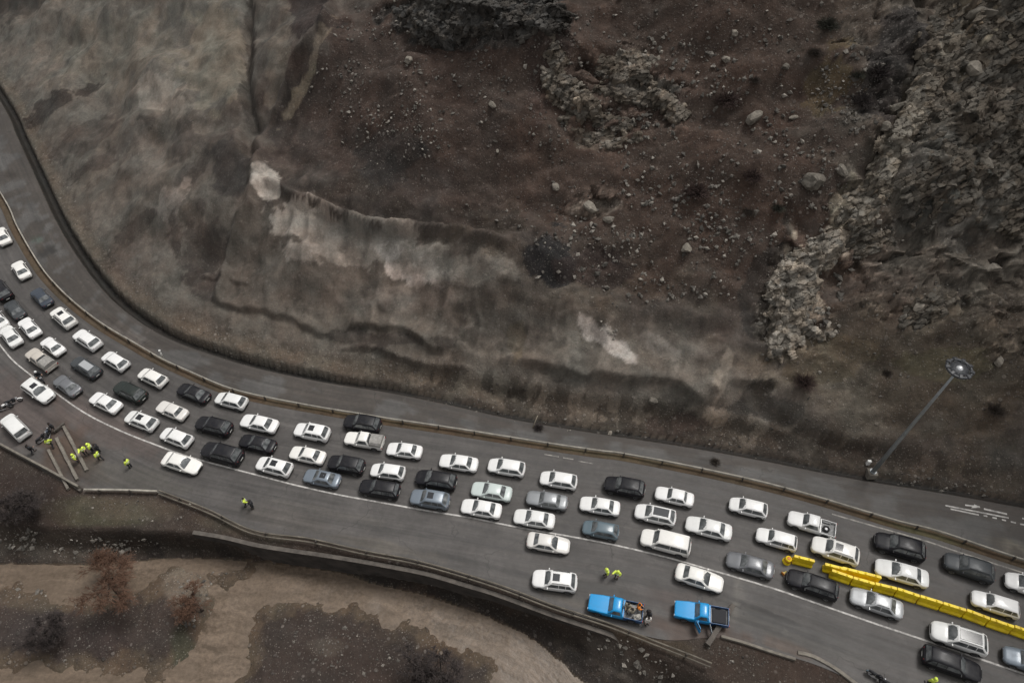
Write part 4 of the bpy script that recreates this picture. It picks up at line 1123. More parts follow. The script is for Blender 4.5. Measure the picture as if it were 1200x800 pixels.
TRAFFIC = [
    (3, 277, 'sedan', 'white', 4.4, 'white sedan cut by the left edge, farthest up the curve of all cars'),
    (25, 316.5, 'sedan', 'white', 4.3, 'white sedan alone on the curve, just ahead of the dark slate sedan'),
    (49, 348.5, 'sedan', 'slate', 4.3, 'dark slate sedan on the curve in front of the white SUV with sunroof'),
    (17.5, 363, 'sedan', 'darkgrey', 4.2, 'small dark grey sedan beside the black car at the left edge'),
    (2, 341, 'suv', 'black', 4.5, 'black SUV with red tail lights cut by the left edge'),
    (-3, 374, 'sedan', 'white', 4.4, 'white sedan nearly all cut off by the left edge, nearest the white line'),
    (35, 384, 'sedan', 'white', 4.3, 'white sedan right behind the small dark grey sedan'),
    (13, 394, 'sedan', 'white', 4.4, 'white sedan at the left edge next to the start of the white line'),
    (75, 373, 'suv', 'white', 4.4, 'white SUV with dark sunroof right behind the dark slate sedan', ('sunroof', 'rails')),
    (103, 399, 'suv', 'white', 4.4, 'white SUV with black roof rails, second white SUV behind the slate sedan', ('rails',)),
    (62, 406, 'sedan', 'white', 4.0, 'white sedan beside the beige pickup with canvas canopy'),
    (48.5, 422, 'pickup', 'beige', 4.9, 'beige pickup with grey canvas canopy close to the white line', ('canopy',)),
    (101, 431, 'wagon', 'darkgrey', 4.6, 'charcoal estate car with pale grey roof, behind the beige pickup', ('roofpanel',)),
    (135.5, 423.5, 'hatch', 'white', 4.1, 'white hatchback above the charcoal estate car with pale roof'),
    (179, 443, 'hatch', 'white', 4.1, 'white hatchback by the median just ahead of the black sedan'),
    (79, 452, 'sedan', 'grey', 4.3, 'grey sedan close to the white line behind the beige canopy pickup'),
    (124, 472, 'sedan', 'white', 4.5, 'white sedan along the white line, just behind the grey sedan'),
    (153, 460, 'suv', 'green', 4.5, 'dark green SUV in the middle lane behind the charcoal estate car', ('rails',)),
    (227, 461, 'sedan', 'black', 4.5, 'black sedan by the median between two white hatchbacks'),
    (271, 470, 'hatch', 'white', 4.1, 'white hatchback by the median directly behind the black sedan'),
    (202, 481.5, 'boxy', 'offwhite', 4.2, 'dull white boxy old sedan behind the dark green SUV'),
    (166, 493.5, 'hatch', 'white', 4.3, 'white hatchback with small dark sunroof along the white line', ('sunroof',)),
    (251, 500, 'suv', 'black', 4.5, 'black SUV in the middle lane behind the dull white boxy sedan', ('rails',)),
    (207, 513, 'hatch', 'white', 4.1, 'white hatchback along the white line just ahead of the large boxy black SUV'),
    (261, 532, 'suv', 'black', 5.0, 'large boxy black SUV against the white line', ('rails',)),
    (304, 496.5, 'sedan', 'white', 4.7, 'long white sedan above the plain black sedan in the middle lane'),
    (302, 520, 'sedan', 'black', 4.5, 'plain black sedan between a long white sedan and a white crossover'),
    (366, 507, 'suv', 'white', 4.3, 'white SUV with pale sunroof by the median, behind the long white sedan', ('sunroof',)),
    (425, 497, 'suv', 'black', 4.5, 'black SUV against the median beside the white pickup with silver canopy', ('rails',)),
    (427, 516.5, 'pickup', 'white', 4.7, 'white pickup with silver canopy beside the black SUV at the median', ('canopy',)),
    (360.5, 533.5, 'sedan', 'white', 4.3, 'white sedan in the middle lane just ahead of the black SUV with red lamps'),
    (406, 545, 'suv', 'black', 4.3, 'black SUV with red tail lamps behind a white sedan in the middle lane'),
    (321.5, 547, 'hatch', 'white', 4.3, 'white crossover with dark sunroof on the white line ahead of the blue grey sedan', ('sunroof',)),
    (377.5, 560.5, 'sedan', 'bluegrey', 4.3, 'blue grey sedan on the white line between white crossover and black wagon', ('sunroof',)),
    (474, 528, 'sedan', 'white', 4.2, 'white sedan by the median directly behind the white pickup with silver canopy'),
    (454.5, 553, 'hatch', 'white', 4.0, 'white hatchback just above the black box shaped wagon'),
    (445, 573, 'wagon', 'black', 4.6, 'black box shaped wagon with roof rails on the white line', ('rails',)),
    (511, 562.5, 'hatch', 'black', 4.7, 'black hatchback with red tail lamps above the blue grey SUV'),
    (504, 585.5, 'suv', 'bluegrey', 4.4, 'blue grey SUV with black sunroof on the white line', ('sunroof',)),
    (537.5, 542.5, 'sedan', 'white', 4.5, 'white sedan by the median, fourth behind the white SUV with pale sunroof'),
    (593.5, 548, 'hatch', 'white', 4.3, 'white hatchback by the median above the pale green tinted sedan'),
    (576, 576, 'sedan', 'palegreen', 4.6, 'pale green tinted white sedan in the middle lane'),
    (564, 596, 'sedan', 'white', 4.5, 'white sedan along the white line right behind the blue grey sunroof SUV'),
    (654.5, 563, 'hatch', 'white', 4.2, 'white hatchback by the median ahead of the black SUV with rust red tail'),
    (641, 586.5, 'boxy', 'midgrey', 4.6, 'mid grey boxy sedan in the middle lane below a white hatchback'),
    (626, 608, 'sedan', 'white', 4.5, 'white sedan on the white line directly below the mid grey boxy sedan'),
    (703, 593, 'sedan', 'white', 4.4, 'white sedan in the middle lane just above the small teal grey hatchback'),
    (732, 571, 'suv', 'black', 4.5, 'black SUV with rust red tail by the median'),
    (790.5, 582, 'boxy', 'white', 4.2, 'boxy white sedan by the median behind the black SUV with rust red tail'),
    (704, 621, 'hatch', 'teal', 3.9, 'small teal grey hatchback on the white line ahead of the long white minivan'),
    (768, 603.5, 'hatch', 'white', 4.4, 'white hatchback with wide black glass roof in the middle lane', ('blackroof',)),
    (780, 636, 'van', 'white', 5.2, 'long tall white minivan along the white line'),
    (830.5, 619, 'sedan', 'white', 4.8, 'long white sedan behind the white hatchback with black glass roof'),
    (877, 595, 'hatch', 'white', 4.0, 'white hatchback by the median ahead of the white pickup with a spare tyre'),
    (951, 614.5, 'pickup', 'white', 4.8, 'white pickup with open bed carrying a spare tyre', ('openbed',)),
    (910, 632, 'wagon', 'white', 4.1, 'white boxy estate car just ahead of the loose yellow barrier'),
    (879, 662, 'sedan', 'grey', 4.7, 'grey sedan on the white line behind the long white minivan'),
    (978.5, 646, 'suv', 'white', 4.6, 'white SUV with black sunroof just above the head of the yellow barrier row', ('sunroof', 'rails')),
    (1054, 641, 'suv', 'black', 4.8, 'black SUV with blue grey windscreen by the median at the right', ('rails',)),
    (1056.5, 671.5, 'sedan', 'white', 4.9, 'long white sedan close above the yellow barrier row'),
    (952, 685, 'wagon', 'black', 4.9, 'black estate car with silver roof rails below the loose yellow barrier', ('rails',)),
    (1027, 706.5, 'sedan', 'silver', 4.8, 'silver grey sedan below the yellow barrier row', ('rails',)),
    (1135, 665.5, 'suv', 'darkgrey', 4.5, 'dark grey SUV with roof rails near the right edge by the median', ('rails',)),
    (1166, 708, 'wagon', 'white', 4.1, 'white boxy estate car above the right end of the yellow barrier row'),
    (1206, 687, 'hatch', 'white', 4.2, 'white hatchback cut by the right edge above the yellow barriers'),
    (1123, 748, 'suv', 'white', 4.8, 'white SUV with wide black glass roof on the white line at lower right', ('blackroof', 'rails')),
    (1208, 776, 'sedan', 'bluegrey', 4.5, 'blue grey car cut by the right edge at the bottom corner'),
]
RIGHTWARD = [
    (46, 459, 'suv', 'white', 4.6, 'white SUV with big dark sunroof facing right, just outside the white line', ('sunroof',)),
    (213.5, 543, 'sedan', 'white', 4.7, 'white sedan facing right outside the white line, below the large boxy black SUV'),
    (643, 636.5, 'sedan', 'offwhite', 4.6, 'dull white sedan facing right outside the white line, above the lone white SUV'),
    (820, 677.5, 'sedan', 'white', 4.8, 'white sedan facing right outside the white line, above the second blue pickup'),
    (1115, 778, 'wagon', 'black', 4.9, 'black estate car with maroon tail facing right at the bottom right'),
]
made = []
for row in TRAFFIC: made.append(traffic(*row))
for row in RIGHTWARD: made.append(traffic(*row, face='R'))
made.append(traffic(650, 681, 'suv', 'white', 4.6, 'white SUV with square sunroof facing left alone near the lower guardrail', ('sunroof', 'rails'), face='L', turn=3))
made.append(traffic(18.5, 500.5, 'van', 'white', 4.5, 'white minivan parked at lower left beside the motorcycles', (), face='L', turn=-6, group='vehicles on the cleared lanes'))

# spare tyre in the open white pickup
for o in made:
    if o['label'].startswith('white pickup with open bed'): pk = o
m = MB(); m.rev_z((0, 0, 0), [(.20, -.09), (.33, -.10), (.36, -.05), (.36, .05), (.33, .10), (.20, .09), (.20, -.09)], 22)
tl = empty('spare_tyre', pk.matrix_basis @ Vector((-1.55, .1, .80)), 0, 'black spare tyre lying in the open bed of the white pickup', 'tyre')
m.build('tyre', M_TYRE, tl)
m = MB(); m.rev_z((0, 0, 0), [(.001, .03), (.10, .05), (.205, .02), (.205, -.02), (.001, -.04)], 18); m.build('rim', M_RIM, tl)

def rail_curve(px, off, step=.6): return smooth([G(a, b, off)[:2] for a, b in px], step)
M_RAIL = simple('weathered_guardrail', (.36, .335, .29), .7, .1, .3, 1.2)
M_RAIL_B = simple('muddy_guardrail', (.185, .165, .135), .8, .0, .35, 1.0)
M_POST = simple('guardrail_post', (.06, .052, .045), .8)
M_CONC = simple('weathered_concrete', (.165, .148, .125), .9, 0, .3, 1.5)
M_WALLF = simple('shaded_wall_face', (.040, .035, .031), .9, 0, .5, .8)  # shade of the river-side face is put into this near-black colour
M_CONC_D = simple('stained_concrete', (.085, .074, .064), .9, 0, .35, 1.2)

def sweep(m, poly, zs, prof, mi=0):
    """profile (offset, height) swept along a ground polyline"""
    t = np.gradient(poly, axis=0); t /= np.linalg.norm(t, axis=1)[:, None]; nn = np.stack([-t[:, 1], t[:, 0]], 1)
    vs, fs = [], []; n = len(prof)
    for i in range(len(poly)):
        for o_, h in prof: vs.append((poly[i, 0] + nn[i, 0] * o_, poly[i, 1] + nn[i, 1] * o_, zs[i] + h))
    for i in range(len(poly) - 1):
        for j in range(n): fs.append([i * n + j, i * n + (j + 1) % n, (i + 1) * n + (j + 1) % n, (i + 1) * n + j])
    fs += [list(range(n)), [(len(poly) - 1) * n + j for j in range(n - 1, -1, -1)]]
    m.add(vs, fs, mi)

def guardrail(px, label, mat, zt=.78, spacing=4.2, wob=.06, wide=.20, lower=False, cat='guardrail'):
    poly = rail_curve(px, zt * .9)
    rs = random.Random(len(label))
    o = empty('guardrail', (poly[len(poly) // 2][0], poly[len(poly) // 2][1], float(zr(poly[len(poly) // 2][0]))), 0, label, cat)
    off = np.array(o.location)
    zs = np.array([max(float(zr(p[0])), -9) for p in poly])
    wv = np.array([(vnoise(np.array([i * .13]), np.array([1.0]), 5)[0] - .5) * wob * 2 for i in range(len(poly))])
    pl = poly - off[:2]
    W_ = wide / 2
    prof = [(-W_, -.14), (-W_ * .5, -.15), (0, -.09), (W_ * .5, -.15), (W_, -.14), (W_, .13), (W_ * .55, .16), (0, .12), (-W_ * .55, .16), (-W_, .13)]
    m = MB(); sweep(m, pl, zs - off[2] + zt - .16 + wv, prof); m.build('beam', mat, o)
    if lower:
        m = MB(); sweep(m, pl, zs - off[2] + .36 + wv * .6, [(a * .9 - .25, b * .8) for a, b in prof]); m.build('lower_beam', mat, o)
    s = np.concatenate([[0], np.cumsum(np.linalg.norm(np.diff(pl, axis=0), axis=1))])
    for q in np.arange(spacing * .5, s[-1], spacing):
        x, y = np.interp(q, s, pl[:, 0]), np.interp(q, s, pl[:, 1]); z = float(np.interp(q, s, zs)) - off[2]
        i = min(int(np.searchsorted(s, q)), len(pl) - 1); d = pl[i] - pl[i - 1]
        m = MB(); m.box((0, 0, 0), (.16, .14, zt + .35), bev=.015)
        p = m.build('post', M_POST, o); dn = np.array((d[1], -d[0])) / np.linalg.norm(d) * (W_ + .075)
        p.location = (x + dn[0], y + dn[1], z + (zt + .35) / 2 - .22); p.rotation_euler = (R(rs.uniform(-4, 4)), R(rs.uniform(-4, 4)), math.atan2(d[1], d[0]))
    return o
guardrail(RAIL_PX[1:-1], 'long beige guardrail along the median between jammed lanes and the inner road', M_RAIL, spacing=4.4, wide=.15)
guardrail([(186, 574), (245, 597), (297, 621), (363, 631), (433, 646), (500, 659), (583, 684), (650, 709), (710, 728), (780, 755), (834, 777)], 'muddy brown double guardrail above the river embankment, ending past the blue pickups', M_RAIL_B, zt=.85, spacing=5.6, wide=.12, lower=True, wob=.12)
guardrail([(98, 573), (140, 573.5), (184, 575)], 'short straight tan guardrail between the fallen beams and the curved muddy guardrail', M_RAIL, zt=.6, spacing=3.5, wide=.20)
def wall_thing(name, px, label, h, wdt, mat, base=-.4, off=0., cat='wall', zfun=None, cope=None):
    poly = rail_curve(px, off); o_ = poly[0]
    z0 = float(zr(o_[0]))
    zs = np.array([float(zr(p[0])) + (zfun or 0) for p in poly]) - z0
    if cope: zs = zs - 3.4 * sstep(.93, 1, np.linspace(0, 1, len(poly))) ** 1.5
    m = MB(); sweep(m, poly - o_, zs, [(-wdt / 2, base), (wdt / 2, base), (wdt / 2, h - .03), (wdt / 2 - .03, h), (-wdt / 2 + .03, h), (-wdt / 2, h - .03)])
    ob = m.build(name, mat)
    if cope:
        q = MB(); sweep(q, poly - o_, zs, [(-wdt / 2 - .04, h + .004), (wdt / 2 + .04, h + .004), (wdt / 2 + .04, h + .09), (-wdt / 2 - .04, h + .09)]); q.build('coping', cope, ob)
    ob.location = (o_[0], o_[1], z0); tag(ob, label, cat); return ob
wall_thing('concrete_parapet', [(-75, 478), (-30, 503), (2, 521), (30, 536), (60, 552), (92, 570)], 'low broken concrete parapet edging the road at the lower left corner', .75, .24, M_CONC, off=.6)
wall_thing('concrete_kerb', [(845, 745), (870, 752), (900, 762), (932, 772)], 'tan concrete kerb edging the road right of the leaning beam', .28, .26, M_CONC, off=.15, cat='kerb')
wall_thing('concrete_kerb', [(935, 764), (952, 768), (975, 780), (992, 792), (1010, 806)], 'curved muddy kerb running off the bottom edge left of the black motorcycle', .16, .34, M_CONC, off=.1, cat='kerb')
wall_thing('retaining_wall', [(226, 623), (262, 629), (300, 638), (340, 644.5), (372, 649), (410, 655), (450, 662), (500, 672), (545, 685), (583, 696.5), (650, 721), (710, 741), (752, 757)], 'long dark retaining wall with pale top edge between the guardrail and the river', -.42, .36, M_WALLF, base=-4.2, off=-.3, cope=M_CONC_D)

# ------------------------------------------------------------------ high mast lamp
M_STEEL = simple('galvanised_steel', (.30, .32, .33), .45, .5, .15, 2)
M_DARKM = simple('dark_lamp_housing', (.045, .047, .052), .5)
M_BRIGHT = simple('polished_lamp_cap', (.72, .73, .74), .25, .4)
b = G(1020, 556); lz = ground_z(b[0], b[1])
lm = empty('lamp_mast', (b[0], b[1], float(zr(b[0]))), 0, 'tall grey steel lamp mast with a ring of floodlights beside the inner road', 'lamp mast')
m = MB(); m.box((0, 0, .20), (.95, .95, 1.0), bev=.06); m.build('base', M_CONC, lm)
m = MB(); m.tube([(0, 0, .7), (0, 0, 6), (0, 0, 12), (0, 0, 19.4)], [.25, .21, .165, .10], 14)
m.tube([(0, 0, .75), (0, 0, .82)], .36, 14); m.build('pole', M_STEEL, lm)
m = MB(); m.tube([(1.02 * math.cos(g), 1.02 * math.sin(g), 19.5) for g in np.linspace(0, 2 * PI, 29)], .14, 8, cap=False)
m.tube([(.45 * math.cos(g), .45 * math.sin(g), 19.5) for g in np.linspace(0, 2 * PI, 21)], .06, 6, cap=False)
m.rev_z((0, 0, 19.5), [(.001, .03), (.80, .03), (.80, -.03), (.001, -.03)], 24)
for k in range(6): g = k * PI / 3; m.tube([(.1 * math.cos(g), .1 * math.sin(g), 19.5), (1.0 * math.cos(g), 1.0 * math.sin(g), 19.5)], .04, 6)
m.build('ring', M_DARKM, lm)
m = MB(); m.rev_z((0, 0, 19.45), [(.30, 0), (.30, .12), (.22, .26), (.10, .33), (.001, .34)], 18); m.build('cap', M_BRIGHT, lm)
for k in range(9):
    g = k * 2 * PI / 9 + .2
    m = MB(); m.box((0, 0, 0), (.46, .36, .18), bev=.04, top=(.8, .8)); f = m.build('floodlight', M_DARKM, lm); f.location = (1.02 * math.cos(g), 1.02 * math.sin(g), 19.64); f.rotation_euler = (0, R(14), g)
    q = MB(); q.box((0, 0, -.105), (.40, .30, .02), bev=.005); q.build('lens', M_LAMP, f)
m = MB(); m.box((0, 0, .4), (.38, .28, .8), bev=.03); cb = m.build('control_box', simple('white_box', (.7, .7, .68), .5)); cb.location = (b[0] - .25, b[1] + 1.0, max(lz, ground_z(b[0] - .25, b[1] + 1.0)) - .1); tag(cb, 'small white control box at the foot of the lamp mast', 'box')

# marker posts by the inner road
def stick(px, py, h, lean, rad, mat, name, label, cat):
    g = P(px, py); o = empty(name, g, 0, label, cat)
    m = MB(); m.tube([(0, 0, -.1), (lean[0] * .5, lean[1] * .5, h * .5), (lean[0], lean[1], h)], [rad, rad * .9, rad * .7], 8); m.build('post', mat, o)
    return o
sm = stick(191, 419, 1.3, (.05, .1), .10, simple('white_marker', (.7, .69, .66), .6), 'marker_post', 'short white marker post beside the median guardrail on the curve', 'post')
m = MB(); m.tube([(.05, .1, 1.27), (.05, .1, 1.42)], [.15, .13], 10); m.build('cap', simple('marker_cap', (.6, .6, .58), .5), sm)
stick(624, 502, 2.0, (.55, .5), .07, simple('weathered_stick', (.30, .26, .20), .8), 'wooden_stake', 'leaning wooden stake beside the dark shrub at the rock foot', 'stake')

# ------------------------------------------------------------------ yellow barriers
def yellow():
    t = NT('yellow_plastic'); n = t.noise(t.pos(), 1.3, 5, .6)
    t.link(t.mix(t.rng(n, .42, .68, 0, 1), (.88, .66, .008), (.66, .46, .02)), t.b.inputs['Base Color']); t.b.inputs['Roughness'].default_value = .5
    return t.m
M_YEL = yellow()
M_ORANGE = simple('orange_plastic', (.62, .24, .03), .5)
def barrier_mesh():
    m = MB(); L = 1.86
    prof = [(-.28, 0), (.28, 0), (.28, .16), (.16, .34), (.13, .96), (.10, 1.02), (-.10, 1.02), (-.13, .96), (-.16, .34), (-.28, .16)]
    xs = [(-L / 2, .82), (-L / 2 + .05, 1), (-.66, 1), (-.60, .86), (-.12, .86), (-.06, 1), (.06, 1), (.12, .86), (.60, .86), (.66, 1), (L / 2 - .05, 1), (L / 2, .82)]
    vs, fs = [], []; n = len(prof)
    for x, k in xs:
        for y, z in prof: vs.append((x, y * (k if .3 < z < .99 else (k if k < .85 and abs(x) > .9 else 1)), z))
    for i in range(len(xs) - 1):
        for j in range(n): fs.append([i * n + j, i * n + (j + 1) % n, (i + 1) * n + (j + 1) % n, (i + 1) * n + j])
    fs += [list(range(n)), [(len(xs) - 1) * n + j for j in range(n - 1, -1, -1)]]
    return m.add(vs, fs).mesh('barrier_body')
BAR_ME = barrier_mesh(); BAR_ME.materials.append(M_YEL)
q = MB(); q.rev_z((0, 0, 0), [(.085, 0), (.085, .05), (.06, .07), (.001, .07)], 12); CAP_ME = q.mesh('filler_cap'); CAP_ME.materials.append(M_YEL)
q = MB(); q.tube([(0, 0, .25), (0, 0, .92)], .055, 8); LUG_ME = q.mesh('connector'); LUG_ME.materials.append(M_YEL)
def barrier(px, py, ang, label, group=None):
    g = G(px, py, .45); o = empty('plastic_barrier', (g[0], g[1], float(zr(g[0])) + .005), ang, label, 'barrier', group)
    o.rotation_euler = (0, -slope_at(g[0]) * math.cos(ang), ang)
    o.scale = (1.03, 1.28, 1.2); part('body', BAR_ME, o)
    part('filler_cap', CAP_ME, o, (-.45, 0, 1.02)); part('filler_cap', CAP_ME, o, (.45, 0, 1.02)); part('connector', LUG_ME, o, (.95, 0, 0))
    return o
front = curve([(985, 675.5), (1005, 682), (1025, 687), (1045, 692), (1065, 698), (1087.5, 705), (1110, 712), (1131, 718.5), (1152.5, 726), (1175, 734), (1200, 742), (1240, 757)], .45, .1)
GRP = 'yellow plastic barriers in a row between the lanes'
d0 = 0
k = 0
while d0 < len(front) - 12:
    p = front[d0]; a = front[min(d0 + 8, len(front) - 1)] - front[max(d0 - 8, 0)]
    ang = math.atan2(a[1], a[0]) + R(random.uniform(-2, 2))
    o = empty('plastic_barrier', (p[0], p[1], float(zr(p[0])) + .005), ang, 'yellow plastic barrier in the single file row between the lanes at right' if k > 2 else ['yellow plastic barrier heading the front file, left tip of the doubled row', 'yellow plastic barrier second in the front file, where the row is doubled', 'yellow plastic barrier third in the front file, above the silver sedan bonnet'][k], 'barrier', GRP if k > 2 else None)
    o.rotation_euler = (0, -slope_at(p[0]) * math.cos(ang), ang)
    o.scale = (1.03, 1.28, 1.2); part('body', BAR_ME, o); part('filler_cap', CAP_ME, o, (-.45, 0, 1.02)); part('filler_cap', CAP_ME, o, (.45, 0, 1.02)); part('connector', LUG_ME, o, (.95, 0, 0))
    d0 += 20; k += 1
for (px, py), lb in zip([(977, 667), (997.5, 671.5), (1018, 676.5)], ['yellow plastic barrier heading the rear file, topmost at the left tip of the row', 'yellow plastic barrier second in the rear file, behind the doubled front file', 'yellow plastic barrier third in the rear file, nearest the long white sedan bonnet']):
    g = G(px, py, .45); h2_ = G(px + 18, py + 4.6, .45) - g
    barrier(px, py, math.atan2(h2_[1], h2_[0]), lb)
g = G(941, 657.5, .45); h2_ = G(955, 661, .45) - g
barrier(941, 657.5, math.atan2(h2_[1], h2_[0]), 'loose yellow plastic barrier alone between the white estate and the black estate')
g = G(923, 656, .4); bl = empty('traffic_drum', (g[0], g[1], float(zr(g[0])) + .005), 0, 'yellow and orange traffic drum at the left end of the loose yellow barrier', 'traffic drum')
m = MB(); m.rev_z((0, 0, 0), [(.42, 0), (.42, .10), (.36, .12), (.34, .45), (.31, .80), (.27, .86), (.001, .87)], 22); m.build('body', M_YEL, bl)
m = MB(); m.rev_z((0, 0, .46), [(.348, 0), (.355, .01), (.335, .18), (.328, .19)], 22); m.build('band', M_ORANGE, bl)
m = MB(); m.rev_z((0, 0, .872), [(.20, 0), (.18, .05), (.001, .06)], 18); m.build('lid', M_ORANGE, bl)
g = G(919, 671); cn = empty('traffic_cone', (g[0], g[1], float(zr(g[0])) + .004), R(30), 'small fallen pale yellow cone in front of the black estate car', 'cone')
m = MB(); m.tube([(-.25, 0, .14), (.28, 0, .06)], [.15, .03], 12); m.build('body', simple('faded_yellow', (.5, .4, .12), .6), cn)
m = MB(); m.box((-.27, 0, .19), (.04, .38, .38), bev=.01); m.build('base', M_ORANGE, cn)

# ------------------------------------------------------------------ people
def skinned(name, verts, edges, radii, sub=1):
    me = bpy.data.meshes.new(name); me.from_pydata(verts, edges, []); me.update()
    o = bpy.data.objects.new(name, me); COL.objects.link(o)
    md = o.modifiers.new('s', 'SKIN')
    sv_ = me.skin_vertices[0].data
    for i, r in enumerate(radii):
        sv_[i].radius = (r, r) if not isinstance(r, tuple) else r
    sv_[0].use_root = True
    sb = o.modifiers.new('u', 'SUBSURF'); sb.levels = sub; sb.render_levels = sub
    dg = bpy.context.evaluated_depsgraph_get()
    ev = o.evaluated_get(dg); out = bpy.data.meshes.new_from_object(ev)
    bpy.data.objects.remove(o); out.name = name
    for p in out.polygons: p.use_smooth = True
    return out
def joints(pose):
    J = dict(pel=(0, 0, .94), ab=(0, 0, 1.10), ch=(0, 0, 1.30), nk=(.01, 0, 1.47), hd=(.02, 0, 1.56), hm=(.035, 0, 1.64), ht=(.03, 0, 1.72),
             shL=(0, .19, 1.40), shR=(0, -.19, 1.40), elL=(.0, .25, 1.14), elR=(.0, -.25, 1.14), wrL=(.08, .26, .90), wrR=(.08, -.26, .90),
             hiL=(0, .10, .90), hiR=(0, -.10, .90), knL=(.03, .11, .50), knR=(.03, -.11, .50), anL=(0, .12, .09), anR=(0, -.12, .09), toL=(.17, .13, .045), toR=(.17, -.13, .045))
    if pose == 'walk': J.update(knL=(.20, .10, .53), anL=(.18, .11, .10), toL=(.35, .12, .06), knR=(-.04, -.10, .52), anR=(-.26, -.11, .13), toR=(-.12, -.12, .05), elL=(-.10, .26, 1.16), wrL=(-.02, .25, .93), elR=(.12, -.25, 1.17), wrR=(.30, -.20, 1.05))
    if pose == 'point': J.update(elR=(.16, -.36, 1.32), wrR=(.38, -.48, 1.36), elL=(.02, .30, 1.16), wrL=(.20, .16, 1.06))
    if pose == 'sit':
        J = {k: (x, y, z - .48) for k, (x, y, z) in J.items()}
        J.update(knL=(.42, .14, .48), knR=(.42, -.14, .48), anL=(.40, .14, .08), anR=(.40, -.14, .08), toL=(.56, .15, .045), toR=(.56, -.15, .045), elL=(.10, .26, .68), elR=(.10, -.26, .68), wrL=(.32, .16, .58), wrR=(.32, -.16, .58))
    if pose == 'ride':
        J = {k: (x, y, z - .20) for k, (x, y, z) in J.items()}
        for k in ('ch', 'nk', 'hd', 'hm', 'ht', 'shL', 'shR'): x, y, z = J[k]; J[k] = (x + .14, y, z - .02)
        J.update(knL=(.36, .22, .66), knR=(.36, -.22, .66), anL=(.12, .22, .33), anR=(.12, -.22, .33), toL=(.28, .23, .29), toR=(.28, -.23, .29), elL=(.30, .32, 1.00), elR=(.30, -.32, 1.00), wrL=(.56, .32, .98), wrR=(.56, -.32, .98))
    return J
RAD = dict(pel=.135, ab=.125, ch=.145, nk=.062, hd=.075, hm=.098, ht=.07, shL=.075, shR=.075, elL=.048, elR=.048, wrL=.034, wrR=.034, hiL=.095, hiR=.095, knL=.064, knR=.064, anL=.045, anR=.045, toL=.04, toR=.04)
EDG = [('pel', 'ab'), ('ab', 'ch'), ('ch', 'nk'), ('nk', 'hd'), ('hd', 'hm'), ('hm', 'ht'), ('ch', 'shL'), ('ch', 'shR'), ('shL', 'elL'), ('shR', 'elR'), ('elL', 'wrL'), ('elR', 'wrR'), ('pel', 'hiL'), ('pel', 'hiR'), ('hiL', 'knL'), ('hiR', 'knR'), ('knL', 'anL'), ('knR', 'anR'), ('anL', 'toL'), ('anR', 'toR')]
def seg_mesh(name, J, keys, grow, hands=False):
    ks = list(keys); idx = {k: i for i, k in enumerate(ks)}
    vs = [J[k] for k in ks]; rs = [RAD[k] + grow for k in ks]
    es = [(idx[a], idx[b_]) for a, b_ in EDG if a in idx and b_ in idx]
    if hands:
        for s in 'LR':
            w_ = Vector(J['wr' + s]); e_ = Vector(J['el' + s]); d = (w_ - e_).normalized(); sd = d.cross(Vector((1, 0, .3))).normalized()
            palm = w_ + d * .075; vs.append(tuple(palm)); rs.append((.038, .022)); es.append((idx['wr' + s], len(vs) - 1)); pi_ = len(vs) - 1
            for f in range(4):
                ln = (.065, .078, .074, .058)[f]
                a = palm + sd * (.027 - .018 * f) + d * .028; c = a + d * ln * .55; e2 = c + d * ln * .35 + Vector((.022, 0, 0))
                vs += [tuple(a), tuple(c), tuple(e2)]; rs += [.010, .009, .007]; n_ = len(vs)
                es += [(pi_, n_ - 3), (n_ - 3, n_ - 2), (n_ - 2, n_ - 1)]
            th = w_ + d * .03 + sd * .045; th2 = th + d * .045 + sd * .015
            vs += [tuple(th), tuple(th2)]; rs += [.012, .009]; n_ = len(vs); es += [(idx['wr' + s], n_ - 2), (n_ - 2, n_ - 1)]
        h = Vector(J['hm']); vs.append((h.x + .115, h.y, h.z - .01)); rs.append(.016); es.append((idx['hm'], len(vs) - 1))
    return skinned(name, vs, es, rs)
M_SKIN = simple('skin', (.36, .22, .16), .6)
M_EYE = simple('eye', (.02, .02, .02), .2)
M_HAIR = simple('dark_hair', (.02, .016, .014), .8)
M_HIVIS = simple('high_visibility_yellow', (.66, .80, .10), .6, var=.12)
M_SILV = simple('reflective_stripe', (.55, .56, .56), .35)
M_TROU = simple('dark_trousers', (.022, .024, .030), .85)
M_BLACKC = simple('black_jacket', (.022, .022, .025), .85)
M_BEIGEC = simple('sand_coloured_clothes', (.30, .27, .21), .85)
M_ORC = simple('orange_vest', (.72, .22, .03), .75)
M_WHITEC = simple('white_clothes', (.62, .60, .56), .85)
M_SHOE = simple('shoe_leather', (.02, .018, .016), .7)
M_HELM_W = simple('white_helmet', (.75, .75, .74), .3)
POSE = {}
